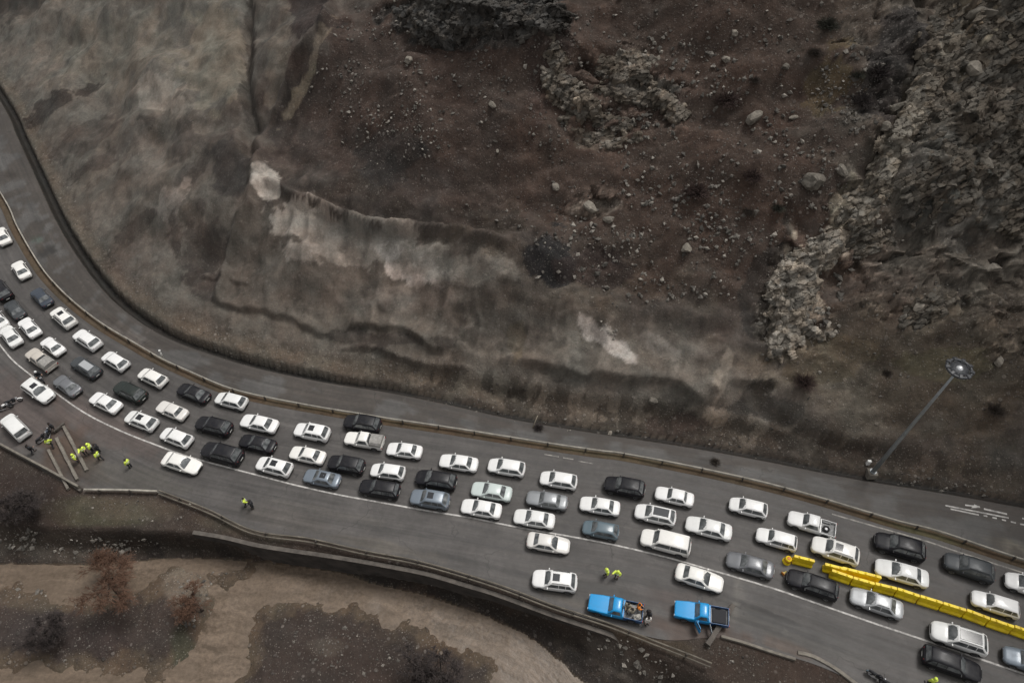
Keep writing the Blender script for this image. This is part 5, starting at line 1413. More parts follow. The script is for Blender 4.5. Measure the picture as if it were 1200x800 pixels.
def pose_meshes(p):
    if p in POSE: return POSE[p]
    J = joints(p); d = {}
    bd = seg_mesh('person_body_' + p, J, list(RAD), 0, True)
    bd.materials.append(M_SKIN)
    d['body'] = bd
    jk = ['ch', 'ab', 'pel', 'shL', 'shR', 'elL', 'elR', 'hiL', 'hiR']; Jj = dict(J)
    for s in 'LR': Jj['hi' + s] = (J['hi' + s][0], J['hi' + s][1], J['hi' + s][2] - .10)
    for s in 'LR':
        e_, w_ = Vector(J['el' + s]), Vector(J['wr' + s]); Jj['wr' + s] = tuple(e_.lerp(w_, .92)); jk.append('wr' + s)
    jm = seg_mesh('jacket_' + p, Jj, jk, .055); d['jacket'] = jm
    d['trousers'] = seg_mesh('trousers_' + p, J, ['pel', 'hiL', 'hiR', 'knL', 'knR', 'anL', 'anR'], .016)
    sh = MB()
    for s in 'LR':
        a, t_ = Vector(J['an' + s]), Vector(J['to' + s]); dv = (t_ - a)
        sh.tube([a + Vector((-.07, 0, -.045)), a + Vector((.02, 0, -.03)), t_ + Vector((.02, 0, 0)), t_ + Vector((.09, 0, -.005))], [.035, .056, .05, .028], 8)
    d['shoes'] = sh.mesh('shoes_' + p)
    h = Vector(J['hm']); q = MB(); q.rev_z((h.x - .012, h.y, h.z + .0), [(.118, .0), (.122, .03), (.112, .08), (.08, .118), (.04, .134), (.001, .138)], 16); d['hair'] = q.mesh('hair_' + p)
    q = MB(); q.rev_z((h.x, h.y, h.z - .04), [(.135, .0), (.142, .05), (.134, .11), (.10, .165), (.05, .19), (.001, .195)], 18); d['helmet'] = q.mesh('helmet_' + p)
    c = Vector(J['ch']); ab = Vector(J['ab'])
    q = MB()
    for k in (.15, .75):
        pt = c.lerp(ab, k); rr = .208 - .006 * k
        ring = [(pt.x + rr * math.cos(g), pt.y + rr * 1.02 * math.sin(g), pt.z) for g in np.linspace(0, 2 * PI, 19)]
        q.tube(ring, .018, 5, cap=False)
    d['stripe'] = q.mesh('stripe_' + p)
    q = MB()
    for s in (-1, 1): q.rev_z((h.x + .092, h.y + s * .036, h.z + .012), [(.001, -.013), (.011, -.008), (.013, 0), (.011, .008), (.001, .013)], 8)
    d['eyes'] = q.mesh('eyes_' + p)
    for k_, mm in (('jacket', M_HIVIS), ('trousers', M_TROU), ('shoes', M_SHOE), ('hair', M_HAIR), ('helmet', M_HELM_W), ('stripe', M_SILV), ('eyes', M_EYE)): d[k_].materials.append(mm)
    POSE[p] = d; return d
def person(px, py, face_deg, pose, jacket, label, helmet=None, trousers=None, stripe=False, z=None, loc=None, group=None):
    if loc is None: g = G(px, py, .9) if z is None else GZ(px, py, z)
    D = pose_meshes(pose)
    L_ = loc if loc is not None else (g[0], g[1], float(zr(g[0])) + .01)
    o = empty('person', L_, R(face_deg), label, 'person', group); o.scale = (1.08, 1.08, 1.04)
    part('body', D['body'], o); part('jacket', D['jacket'], o, paint=jacket); part('trousers', D['trousers'], o, paint=trousers or M_TROU)
    part('shoes', D['shoes'], o); part('eyes', D['eyes'], o)
    if helmet: part('helmet', D['helmet'], o, paint=helmet)
    else: part('hair', D['hair'], o)
    if stripe: part('reflective_stripe', D['stripe'], o)
    return o
person(58, 519, 100, 'walk', M_HIVIS, 'person in yellow vest beside the motorcycles at the top of the fallen beams', stripe=True)
person(88, 537, 30, 'stand', M_HIVIS, 'person in yellow vest standing at the lower end of the longest fallen beam', stripe=True, helmet=M_HIVIS)
person(97.5, 528, -40, 'point', M_HIVIS, 'person in yellow vest pointing, left of the two standing close together', stripe=True)
person(106, 524.5, 200, 'stand', M_HIVIS, 'person in yellow vest beside the person in black, uppermost of the cluster', stripe=True, helmet=M_HIVIS)
person(115, 534, 150, 'walk', M_HIVIS, 'person in yellow vest just below the person in black', stripe=True)
person(113.5, 525, 190, 'stand', M_BLACKC, 'person in black at the right of the cluster in yellow vests')
person(150, 543, 160, 'stand', M_HIVIS, 'person in yellow vest alone between the cluster and the shoulder sedan', stripe=True)
person(287, 588, 20, 'walk', M_HIVIS, 'person in yellow vest walking below the white line above the curved guardrail', stripe=True)
person(294.5, 590.5, 200, 'stand', M_BLACKC, 'person in black next to the lone yellow vested walker below the white line')
person(711, 670.5, 200, 'stand', M_HIVIS, 'person in yellow vest above the first blue pickup, left of a pair', stripe=True, helmet=M_HIVIS)
person(723.5, 672.5, 250, 'point', M_HIVIS, 'person in yellow vest above the first blue pickup, right of a pair', stripe=True, helmet=M_HIVIS)
person(1092, 798, 90, 'stand', M_HIVIS, 'person in bright yellow jacket at the bottom edge below the black estate car', helmet=M_HIVIS)
person(61, 500, 240, 'stand', M_BLACKC, 'person in black at the top end of the fallen beams')
person(35, 526, 60, 'walk', M_BLACKC, 'person in black walking behind the parked white minivan')

# ------------------------------------------------------------------ motorcycles
def bike_parts():
    D = {}
    q = MB(); vs, fs = [], []
    n, k_ = 22, 8
    for i in range(n):
        g = 2 * PI * i / n
        for j in range(k_):
            h = 2 * PI * j / k_; r = .25 + .055 * math.cos(h); vs.append((r * math.cos(g), .055 * math.sin(h), r * math.sin(g)))
    for i in range(n):
        for j in range(k_): fs.append([i * k_ + j, i * k_ + (j + 1) % k_, ((i + 1) % n) * k_ + (j + 1) % k_, ((i + 1) % n) * k_ + j])
    q.add(vs, fs, 0, True); D['wheel'] = q.mesh('bike_wheel')
    q = MB()
    for i in range(6): g = i * PI / 3; q.tube([(0, 0, 0), (.21 * math.cos(g), 0, .21 * math.sin(g))], .012, 5)
    q.disc_y((0, 0, 0), [(.001, -.05), (.05, -.05), (.05, .05), (.001, .05)], 12); D['hub'] = q.mesh('bike_hub')
    q = MB(); q.tube([(.46, 0, .86), (.30, 0, .60), (.22, 0, .34), (-.18, 0, .32), (-.24, 0, .62), (.30, 0, .66)], .03, 6); q.tube([(-.18, 0, .34), (-.62, .10, .31)], .025, 6); q.tube([(-.18, 0, .34), (-.62, -.10, .31)], .025, 6); q.tube([(-.24, .1, .62), (-.80, .1, .68)], .022, 6); q.tube([(-.24, -.1, .62), (-.80, -.1, .68)], .022, 6)
    q.box((.05, 0, .44), (.32, .24, .26), bev=.05); D['frame'] = q.mesh('bike_frame')
    q = MB(); q.tube([(-.08, 0, .76), (.05, 0, .80), (.22, 0, .83), (.36, 0, .82)], [.09, .14, .155, .08], 12); D['fuel_tank'] = q.mesh('bike_tank')
    q = MB(); q.tube([(-.82, 0, .80), (-.6, 0, .78), (-.3, 0, .75), (-.1, 0, .77)], [.08, .125, .13, .08], 10); D['seat'] = q.mesh('bike_seat')
    q = MB(); q.tube([(.42, .09, .95), (.70, .09, .30)], .028, 6); q.tube([(.42, -.09, .95), (.70, -.09, .30)], .028, 6); D['fork'] = q.mesh('bike_fork')
    q = MB(); q.tube([(.30, .36, 1.0), (.38, .25, 1.03), (.43, .08, .97), (.43, -.08, .97), (.38, -.25, 1.03), (.30, -.36, 1.0)], .02, 6); D['handlebar'] = q.mesh('bike_bar')
    q = MB(); q.tube([(.50, 0, .86), (.60, 0, .84)], [.07, .10], 12); D['headlight'] = q.mesh('bike_lamp')
    q = MB(); q.tube([(.15, -.16, .30), (-.2, -.17, .27), (-.75, -.17, .36)], [.03, .035, .05], 8); D['exhaust'] = q.mesh('bike_exhaust')
    q = MB()
    for g0, g1, cx in ((.3, 2.3, .72), (.9, 2.9, -.62)):
        pts = [(cx + .36 * math.cos(g), 0, .31 + .36 * math.sin(g)) for g in np.linspace(g0, g1, 8)]
        vs, fs = [], []
        for p in pts:
            for y in (-.07, .07): vs.append((p[0], y, p[2])); 
            for y in (.07, -.07): vs.append((p[0], y, p[2] + .012))
        for i in range(7):
            for j in range(4): fs.append([i * 4 + j, i * 4 + (j + 1) % 4, (i + 1) * 4 + (j + 1) % 4, (i + 1) * 4 + j])
        q.add(vs, fs)
    D['mudguard'] = q.mesh('bike_mudguard')
    for k2, mm in dict(wheel=M_TYRE, hub=M_RIM, frame=M_TRIM, fuel_tank=PAINT['black'], seat=M_BLACKC, fork=M_RIM, handlebar=M_TRIM, headlight=M_LAMP, exhaust=M_RIM, mudguard=PAINT['black']).items(): D[k2].materials.append(mm)
    return D
BK = bike_parts()
def motorcycle(px, py, deg, label, tank='black', guard='black'):
    g = G(px, py, .5); o = empty('motorcycle', (g[0], g[1], float(zr(g[0])) + .005), R(deg), label, 'motorcycle')
    for x in (.72, -.62):
        w_ = part('wheel', BK['wheel'], o, (x, 0, .31)); part('hub', BK['hub'], w_)
    part('frame', BK['frame'], o); part('fuel_tank', BK['fuel_tank'], o, paint=PAINT[tank]); part('mudguards', BK['mudguard'], o, paint=PAINT[guard])
    for k2 in ('seat', 'fork', 'handlebar', 'headlight', 'exhaust'): part(k2, BK[k2], o)
    return o
motorcycle(4, 477, 25, 'black motorcycle with white tank at the left edge above the parked minivan', 'white')
motorcycle(15, 470, 28, 'black motorcycle with white mudguards, right of the one at the left edge', 'black', 'white')
motorcycle(50, 512, 60, 'black motorcycle standing between the parked minivan and the fallen beams')
mb = motorcycle(56, 508, 100, 'black motorcycle leaning by the person in black at the beam ends', 'slate')
m4 = motorcycle(47, 442, -42, 'dark motorcycle ridden along the white line behind the beige canopy pickup')
person(0, 0, -42, 'ride', M_BLACKC, 'rider in black with white helmet on the motorcycle at the white line', helmet=M_HELM_W, loc=tuple(m4.matrix_basis @ Vector((-.30, 0, .05))))
motorcycle(1028, 792, -35, 'black motorcycle with white headlamp at the bottom edge', 'black', 'teal')
motorcycle(1043, 802, -30, 'black motorcycle almost cut off by the bottom edge, right of another', 'black')

# ------------------------------------------------------------------ the two blue pickups and their people
g1, e1 = G(692, 706, .6), G(752, 719, .6); a1_ = math.atan2((g1 - e1)[1], (g1 - e1)[0])
c1 = (g1 + e1) / 2
t1 = car('truck', 'blue', (c1[0], c1[1], float(zr(c1[0]))), a1_, 5.4, 'sky blue old pickup carrying people in its open bed', (), -slope_at(c1[0]) * math.cos(a1_), 'vehicles on the cleared lanes', 'deepblue')
g2, e2 = G(794, 714, .6), G(851, 724, .6); a2_ = math.atan2((g2 - e2)[1], (g2 - e2)[0])
c2 = (g2 + e2) / 2
t2_ = car('truck', 'blue', (c2[0], c2[1], float(zr(c2[0]))), a2_, 5.2, 'sky blue old pickup with open door and dark cargo, beside the leaning concrete beam', (), -slope_at(c2[0]) * math.cos(a2_), 'vehicles on the cleared lanes', 'deepblue')
for t_, dr in ((t1, False), (t2_, True)):
    if dr:
        for s_, ang in ((1, 62),):
            m = MB(); m.box((-.48, 0, .62), (.96, .05, .72), bev=.02); m.box((-.14, 0, 1.22), (.05, .04, .50)); m.box((-.86, 0, 1.22), (.05, .04, .50)); m.box((-.5, 0, 1.46), (.76, .04, .05))
            d_ = m.build('open_door', PAINT['blue'], t_); d_.location = (.52, .86, 0); d_.rotation_euler = (0, 0, R(-ang)); d_['label'] = 'blue driver door standing open'
            q = MB(); q.box((-.5, 0, 1.21), (.68, .02, .45)); q.build('door_window', GLASS, d_)
            m = MB(); m.box((-.40, 0, .7), (.8, .045, .55), bev=.015); d3 = m.build('side_flap', M_STEEL, t_); d3.location = (-.72, .86, 0); d3.rotation_euler = (0, 0, R(-75)); d3['label'] = 'grey side flap hanging open'
m = MB(); m.box((0, 0, .0), (1.30, 1.30, .10), bev=.03)
cg = m.build('tarpaulin', simple('dark_tarpaulin', (.018, .018, .022), .8), None); cg.location = t2_.matrix_basis @ Vector((-1.52, 0, .72)); cg.rotation_euler = t2_.rotation_euler; tag(cg, 'dark tarpaulin spread in the bed of the blue pickup with the open door', 'tarpaulin')
def inbed(x, y, dz=0.): return tuple(t1.matrix_basis @ Vector((x, y, .68 + dz)))
dg_ = math.degrees(a1_)
person(0, 0, dg_ + 80, 'sit', M_BEIGEC, 'person in sand coloured clothes sitting right behind the cab of the blue pickup', trousers=M_BEIGEC, loc=inbed(-.98, -.25))
person(0, 0, dg_ - 60, 'sit', M_BEIGEC, 'second person in sand coloured clothes, sitting mid bed near the side panel', trousers=M_TROU, loc=inbed(-1.38, .20))
person(0, 0, dg_ + 180, 'sit', M_ORC, 'person in orange vest sitting at the tail of the blue pickup bed', loc=inbed(-1.86, -.35))
person(0, 0, dg_ + 120, 'stand', M_WHITEC, 'person in white standing just behind the blue pickup tail', trousers=M_WHITEC, loc=tuple(np.array(t1.matrix_basis @ Vector((-2.75, .55, 0.01)))))
person(0, 0, dg_ + 40, 'stand', M_BLACKC, 'person in black standing behind the blue pickup tail beside the one in white', loc=tuple(np.array(t1.matrix_basis @ Vector((-2.80, -.05, 0.01)))))
m = MB(); m.box((0, 0, .22), (.7, .5, .42), bev=.08); m.tube([(-.2, 0, .42), (0, .05, .52), (.2, 0, .44)], [.12, .16, .1], 8)
sk = m.build('cargo_sack', simple('pale_sacking', (.34, .33, .30), .9)); sk.location = inbed(-1.86, .48); sk.rotation_euler = (0, 0, a1_ + .4); tag(sk, 'pale sack lying at the tail of the blue pickup bed', 'sack')

# ------------------------------------------------------------------ fallen beams and rubble on the road
def beam(pa, pb, wdt, h, mat, label, za=0., zb=0., rebar=True):
    a, b_ = G(*pa, h / 2), G(*pb, h / 2); a[2] += za; b_[2] += zb
    d = b_ - a; L_ = np.linalg.norm(d); c = (a + b_) / 2
    m = MB(); n = 9; vs, fs = [], []; rs = random.Random(int(pa[0]))
    for i in range(n):
        x = -L_ / 2 + L_ * i / (n - 1)
        j = [rs.uniform(-.03, .03) for _ in range(8)]
        w_, hh = wdt / 2, h / 2
        vs += [(x, -w_ + j[0], -hh), (x, w_ + j[1], -hh), (x, w_ + j[2], hh * .7 + j[3]), (x, w_ * .8 + j[4], hh + j[3]), (x, -w_ * .8 + j[5], hh + j[6]), (x, -w_ + j[7], hh * .7 + j[6])]
    for i in range(n - 1):
        for k_ in range(6): fs.append([i * 6 + k_, i * 6 + (k_ + 1) % 6, (i + 1) * 6 + (k_ + 1) % 6, (i + 1) * 6 + k_])
    fs += [list(range(6)), [(n - 1) * 6 + k_ for k_ in range(5, -1, -1)]]
    m.add(vs, fs)
    o = m.build('fallen_beam', mat); o.location = c; o.rotation_euler = (0, -math.asin(d[2] / L_), math.atan2(d[1], d[0])); tag(o, label, 'beam'); return o
beam((57, 527), (80, 573), .30, .34, M_CONC, 'fallen concrete beam lowest of the three slanting beams at lower left')
beam((67, 514), (91, 562), .34, .36, M_CONC, 'fallen concrete beam in the middle of the three slanting beams', .12, 0)
beam((75, 500), (102, 551), .34, .34, M_CONC, 'fallen concrete beam uppermost of the three, under the yellow vested cluster', .05, 0)
beam((859, 709), (829, 755), .50, .55, M_CONC_D, 'dark muddy concrete beam leaning across the road behind the second blue pickup', .1, -.05)
beam((82, 566), (95, 575), .28, .3, M_CONC_D, 'short broken beam stub at the lower end of the slanting beams')
beam((64, 507), (77, 497), .28, .28, M_CONC_D, 'short crosswise broken beam piece at the top of the slanting beams', .25, .35)

# ------------------------------------------------------------------ boulders and stones
def rock_mesh(seed, sub=2, sq=(1, .8, .65)):
    bm = bmesh.new(); bmesh.ops.create_icosphere(bm, subdivisions=sub, radius=1.0)
    rs = random.Random(seed)
    planes = [(Vector((rs.gauss(0, 1), rs.gauss(0, 1), rs.gauss(0, .8))).normalized(), rs.uniform(.55, .85)) for _ in range(9)]
    off_ = Vector((rs.random() * 50, rs.random() * 50, rs.random() * 50))
    from mathutils import noise as mn
    for v_ in bm.verts:
        p = v_.co.copy()
        for n_, d in planes:
            k_ = p.dot(n_) - d
            if k_ > 0: p -= n_ * k_
        p *= 1 + .16 * mn.noise(p * 2.2 + off_)
        v_.co = Vector((p.x * sq[0], p.y * sq[1], p.z * sq[2]))
    me = bpy.data.meshes.new('boulder'); bm.to_mesh(me); bm.free(); return me
def stone_mat():
    t = NT('pale_stone'); p = t.obj()
    n = t.noise(p, 1.8, 6, .65)
    oi = t.new('ShaderNodeObjectInfo')
    c = t.mix(t.rng(n, .35, .65, 0, 1), (.10, .088, .072), (.24, .215, .18))
    t.link(t.mix(1.0, c, t.rng(oi.outputs['Random'], 0, 1, .75, 1.35), 'MULTIPLY'), t.b.inputs['Base Color']); t.b.inputs['Roughness'].default_value = .9
    t.bump(t.noise(p, 7, 5), .5, .06); return t.m
M_STONE = stone_mat()
ROCKS = [rock_mesh(s, 3, (1, rq[0], rq[1])) for s, rq in ((1, (.8, .6)), (2, (.65, .5)), (3, (.9, .75)), (4, (.55, .45)))]
for r_ in ROCKS: r_.materials.append(M_STONE)
BOULD = [
    (883, 139, 11, 'largest pale boulder on the scree, beside a small stone below it'), (920, 79, 6.5, 'rounded pale boulder in the upper scree above the largest boulder'), (851, 71, 5, 'small pale boulder left of the rounded one in the upper scree'),
    (930, 139, 5.5, 'pale oblong boulder right of the largest boulder'), (1036, 149, 9, 'pale triangular boulder beside the diagonal rock rib'), (985, 202, 10, 'pale blocky boulder left of the diagonal rib, above a flat slab'),
    (953, 214, 14, 'long grey slab lying flat left of the diagonal rib'), (1163, 316, 11, 'smooth grey rounded boulder alone near the right edge'), (1170, 424, 6, 'small round grey boulder right of the lamp mast head'),
    (577, 125, 7, 'upright pale block in the dark scree below the rock outcrop'), (651, 220, 6, 'small bright square block in the lower middle scree'), (583, 178, 4, 'small pale stone below the upright pale block'),
    (690, 243, 12, 'pale flat block at left of a row in the middle scree'), (713, 258, 8, 'pale block at right of the row in the middle scree'), (860, 40, 5, 'pale stone high on the scree near the top edge'),
    (1062, 232, 9, 'pale blocky boulder on the lower end of the diagonal rib'), (1080, 360, 10, 'tan slab boulder left of the round grey boulder above the lamp mast'), (805, 292, 11, 'brown grey boulder in the scree above the pale rocks'),
    (765, 470, 6, 'tan boulder in the mud cut above the inner road'), (1150, 18, 14, 'tan rounded boulder at the top of the right rock face'), (1140, 82, 14, 'tan leaning boulder in the upper right rock face'),
    (1155, 192, 10, 'small brown grey boulder jutting from the right rock face'), (480, 72, 6, 'dark stone below the tip of the black outcrop'), (715, 508, 5, 'white stone in the gutter below the mud cut'),
]
for i, (px, py, r_, lb) in enumerate(BOULD):
    g = P(px, py); sc = r_ / FPX * np.linalg.norm(np.array((g[0], g[1], g[2] - CAM_H))) * .95
    o = bpy.data.objects.new('boulder', ROCKS[i % 4]); COL.objects.link(o); o.location = (g[0], g[1], g[2] + sc * .12); o.scale = (sc, sc, sc); o.rotation_euler = (R(25 + random.uniform(-20, 20)), random.uniform(-.4, .4), random.uniform(0, 6.28)); tag(o, lb, 'boulder')

def vn(a, b_): return float(vnoise(np.array([a]), np.array([b_]), 401)[0])
def stones(name, zones, mat, seed):
    rs = random.Random(seed); vs, fs, cs = [], [], []
    base = [Vector(v_) for v_ in ((1, 0, 0), (-1, 0, 0), (0, 1, 0), (0, -1, 0), (0, 0, 1), (0, 0, -1))]
    tri = [(0, 2, 4), (2, 1, 4), (1, 3, 4), (3, 0, 4), (2, 0, 5), (1, 2, 5), (3, 1, 5), (0, 3, 5)]
    for (px, py, rx, ry, rot, n, s0, s1, tone) in zones:
        for _ in range(n):
            a = rs.uniform(0, 2 * PI); r_ = math.sqrt(rs.random()) * rs.uniform(.7, 1.15); u, w_ = r_ * rx * math.cos(a), r_ * ry * math.sin(a)
            x = px + u * math.cos(R(rot)) - w_ * math.sin(R(rot)); y = py + u * math.sin(R(rot)) + w_ * math.cos(R(rot))
            if not (-60 < x < 1260 and -60 < y < 850): continue
            if vn(x * .035, y * .035) * .6 + vn(x * .11, y * .11) * .5 < rs.uniform(.38, .72): continue
            g = P(x, y)
            if g[2] < WATER - .1: continue
            s = s0 + (s1 - s0) * rs.random() ** 4.5
            rot_ = Matrix.Rotation(rs.uniform(0, 6.3), 3, Vector((rs.gauss(0, 1), rs.gauss(0, 1), rs.gauss(0, 1))).normalized())
            sc = Vector((s * rs.uniform(.7, 1.3), s * rs.uniform(.6, 1.1), s * rs.uniform(.5, .9)))
            o = len(vs)
            for b_ in base:
                q_ = rot_ @ (Vector((b_.x * sc.x, b_.y * sc.y, b_.z * sc.z)) * rs.uniform(.75, 1.2)); vs.append((g[0] + q_.x, g[1] + q_.y, g[2] + q_.z + s * .15))
            fs += [[o + i for i in t_] for t_ in tri]
            tn = tone * rs.choice([.4, .5, .6, .7, .85, 1, 1.5]); cs += [(tn, tn * .91, tn * .79, 1)] * 6
    me = bpy.data.meshes.new(name); me.from_pydata(vs, [], fs); me.update()
    at = me.attributes.new('soil', 'FLOAT_COLOR', 'POINT'); at.data.foreach_set('color', np.array(cs, np.float32).reshape(-1))
    return kind(link_me(name, me, mat), 'stuff')
def stone_attr_mat():
    t = NT('loose_stone'); n = t.noise(t.pos(), 5, 4)
    t.link(t.mix(1.0, t.attr('soil'), t.rng(n, .3, .7, .8, 1.2), 'MULTIPLY'), t.b.inputs['Base Color']); t.b.inputs['Roughness'].default_value = .9; return t.m
M_LOOSE = stone_attr_mat()
stones('scattered_stones', [
    (830, 140, 210, 190, 0, 4600, .04, .40, .19), (480, 110, 110, 110, 0, 2900, .04, .34, .18), (770, 290, 150, 70, 0, 1900, .04, .42, .18), (1000, 100, 40, 60, 0, 160, .08, .4, .18), (620, 60, 120, 60, 0, 200, .06, .35, .15), (700, 160, 90, 60, 0, 260, .08, .5, .15),
    (1110, 180, 100, 170, 0, 380, .08, .5, .15), (940, 340, 60, 90, 20, 260, .08, .5, .2), (1060, 400, 150, 100, 0, 260, .06, .35, .15), (1000, 260, 60, 60, 0, 160, .08, .5, .18), (640, 240, 90, 50, 0, 160, .06, .35, .14), (985, 140, 40, 60, 0, 160, .08, .35, .17)], M_LOOSE, 11)
stones('roadside_rubble', [(650, 494, 80, 10, 9, 260, .05, .30, .14), (560, 478, 70, 6, 8, 120, .05, .2, .13), (800, 517, 90, 7, 8, 160, .05, .26, .13), (960, 548, 90, 8, 10, 130, .05, .25, .12), (1100, 568, 90, 9, 9, 170, .05, .3, .12), (200, 398, 60, 5, 22, 60, .04, .14, .13), (300, 428, 60, 4, 12, 50, .04, .14, .12), (710, 385, 18, 6, 40, 40, .06, .3, .25), (860, 762, 70, 14, 18, 90, .04, .14, .14), (70, 505, 30, 12, 40, 60, .04, .12, .1)], M_LOOSE, 12)
stones('river_stones', [(90, 740, 100, 38, 0, 520, .04, .22, .16), (60, 640, 90, 18, 4, 520, .06, .42, .20), (225, 700, 24, 40, 20, 160, .06, .4, .18), (420, 760, 110, 45, 15, 520, .04, .22, .16), (150, 640, 40, 10, 0, 90, .06, .4, .18), (250, 668, 30, 10, 0, 60, .08, .4, .14), (160, 598, 90, 16, 4, 160, .04, .22, .18), (740, 770, 60, 18, 28, 220, .06, .4, .20), (450, 668, 90, 8, 14, 80, .04, .18, .12), (600, 712, 60, 8, 20, 60, .04, .18, .12), (40, 690, 40, 12, 0, 90, .05, .35, .2), (870, 775, 60, 14, 20, 90, .05, .25, .15)], M_LOOSE, 13)

# ------------------------------------------------------------------ bedrock outcrops: angular blocks lying in beds
def slope_frame(px, py, ang):
    p = P(px, py); k = 12
    a = P(px + k, py) - P(px - k, py); b_ = P(px, py - k) - P(px, py + k)
    n_ = np.cross(a, b_); n_ = n_ / (np.linalg.norm(n_) + 1e-9)
    if n_[2] < 0: n_ = -n_
    if n_[2] < .35: n_ = np.array((0, -.66, .75))
    t_ = P(px + k * math.cos(R(ang)), py + k * math.sin(R(ang))) - P(px - k * math.cos(R(ang)), py - k * math.sin(R(ang)))
    t_ = t_ - n_ * (t_ @ n_); t_ = t_ / (np.linalg.norm(t_) + 1e-9)
    return p, t_, np.cross(n_, t_), n_
CUBE = [(-1, -1, -1), (1, -1, -1), (1, 1, -1), (-1, 1, -1), (-1, -1, 1), (1, -1, 1), (1, 1, 1), (-1, 1, 1)]
CF = [(3, 2, 1, 0), (4, 5, 6, 7), (0, 1, 5, 4), (1, 2, 6, 5), (2, 3, 7, 6), (3, 0, 4, 7)]
def outcrop(label, zones, tone, seed, tint=(1, .945, .86), vox=.125):
    """zones: px, py, rx, ry, rot, count, bed angle in the picture, length, width, height in metres, jitter"""
    rs = random.Random(seed); vs, fs, cs = [], [], []
    for (px, py, rx, ry, rot, n, ang, ln, wd, ht, jit) in zones:
        for _ in range(n):
            a = rs.uniform(0, 2 * PI); r_ = math.sqrt(rs.random()); u, w_ = r_ * rx * math.cos(a), r_ * ry * math.sin(a)
            x = px + u * math.cos(R(rot)) - w_ * math.sin(R(rot)); y = py + u * math.sin(R(rot)) + w_ * math.cos(R(rot))
            if not (-90 < x < 1290 and -120 < y < 640): continue
            p, t_, b_, n_ = slope_frame(x, y, ang + rs.gauss(0, jit * .6))
            s = .45 + 1.15 * rs.random() ** 2.0
            s *= 1.1 - .5 * r_
            L_, W_, H_ = ln * s * 1.4 * rs.uniform(.6, 1.4) / 2, wd * s * rs.uniform(.6, 1.4) / 2, ht * s * rs.uniform(.6, 1.4) / 2
            tilt = rs.gauss(.28, .16); tl2 = rs.gauss(0, .12)
            n2 = n_ * math.cos(tilt) + b_ * math.sin(tilt); b2 = b_ * math.cos(tilt) - n_ * math.sin(tilt)
            n3 = n2 * math.cos(tl2) + t_ * math.sin(tl2); t3 = t_ * math.cos(tl2) - n2 * math.sin(tl2)
            c = p + n_ * H_ * rs.uniform(-.85, .12)
            o = len(vs); cut = rs.randrange(8)
            for i, (cx, cy, cz) in enumerate(CUBE):
                k = .80 if cz > 0 else 1.08
                if i == cut: k *= .55
                q = c + t3 * cx * L_ * k * rs.uniform(.72, 1.12) + b2 * cy * W_ * k * rs.uniform(.72, 1.12) + n3 * cz * H_ * rs.uniform(.7, 1.15)
                vs.append(tuple(q))
            fs += [[o + i for i in f] for f in CF]
            g = tone * rs.choice([.6, .75, .85, .95, 1, 1.1, 1.35]); h_ = rs.uniform(.95, 1.05)
            cs += [(g * tint[0], g * tint[1] * h_, g * tint[2] * h_ * h_, 1)] * 8
    me = bpy.data.meshes.new('rock_outcrop'); me.from_pydata(vs, [], fs)
    bm = bmesh.new(); bm.from_mesh(me); bmesh.ops.recalc_face_normals(bm, faces=bm.faces); bm.to_mesh(me); bm.free(); me.update()
    cen = np.array(vs).reshape(-1, 8, 3).mean(1); tone_ = np.array(cs).reshape(-1, 8, 4)[:, 0]
    tmp = bpy.data.objects.new('tmp', me); COL.objects.link(tmp)
    md = tmp.modifiers.new('r', 'REMESH'); md.mode = 'VOXEL'; md.voxel_size = vox
    sm = tmp.modifiers.new('s', 'SMOOTH'); sm.factor = .5; sm.iterations = 1
    out = bpy.data.meshes.new_from_object(tmp.evaluated_get(bpy.context.evaluated_depsgraph_get()))
    bpy.data.objects.remove(tmp); out.name = 'rock_outcrop'
    nv = len(out.vertices); co = np.zeros(nv * 3, np.float32); out.vertices.foreach_get('co', co); co = co.reshape(-1, 3).astype(float)
    nr = np.zeros(nv * 3, np.float32); out.vertices.foreach_get('normal', nr); nr = nr.reshape(-1, 3)
    q1, q2 = co[:, 0] + .35 * co[:, 2], co[:, 1] + .8 * co[:, 2]
    hh_, cc_ = cells((q1 * .8 + q2 * .6) / 1.1, (q2 * .8 - q1 * .6) / .55, 501)
    dsp = (hh_ - .5) * .30 - .16 * (1 - sstep(0, .13, cc_)) + (fbm(q1 / .45, q2 / .45, 3, 511) - .5) * .07
    co = co + nr * dsp[:, None]
    out.vertices.foreach_set('co', co.reshape(-1).astype(np.float32))
    from mathutils.kdtree import KDTree
    kd = KDTree(len(cen))
    for i_, c_ in enumerate(cen): kd.insert(c_, i_)
    kd.balance()
    idx = np.array([kd.find(c_)[1] for c_ in co])
    c4 = tone_[idx] * (.72 + .5 * hh_)[:, None]; c4[:, 3] = 1
    at = out.attributes.new('soil', 'FLOAT_COLOR', 'POINT'); at.data.foreach_set('color', c4.reshape(-1).astype(np.float32))
    out.polygons.foreach_set('use_smooth', np.zeros(len(out.polygons), bool)); out.update()
    tag(link_me('rock_outcrop', out, M_BEDROCK), label, 'rock outcrop')
def bedrock_mat():
    t = NT('bedrock'); p = t.pos(); n = t.noise(p, 1.4, 8, .68); n2 = t.noise(p, 9, 4, .6)
    f = t.math('MULTIPLY', t.rng(n, .3, .7, .62, 1.4), t.rng(n2, .3, .7, .85, 1.15))
    t.link(t.mix(1.0, t.attr('soil'), f, 'MULTIPLY'), t.b.inputs['Base Color']); t.b.inputs['Roughness'].default_value = .88; t.b.inputs['Specular IOR Level'].default_value = .25
    t.bump(t.math('ADD', n, t.math('MULTIPLY', n2, .4)), .8, .25); return t.m
M_BEDROCK = bedrock_mat()
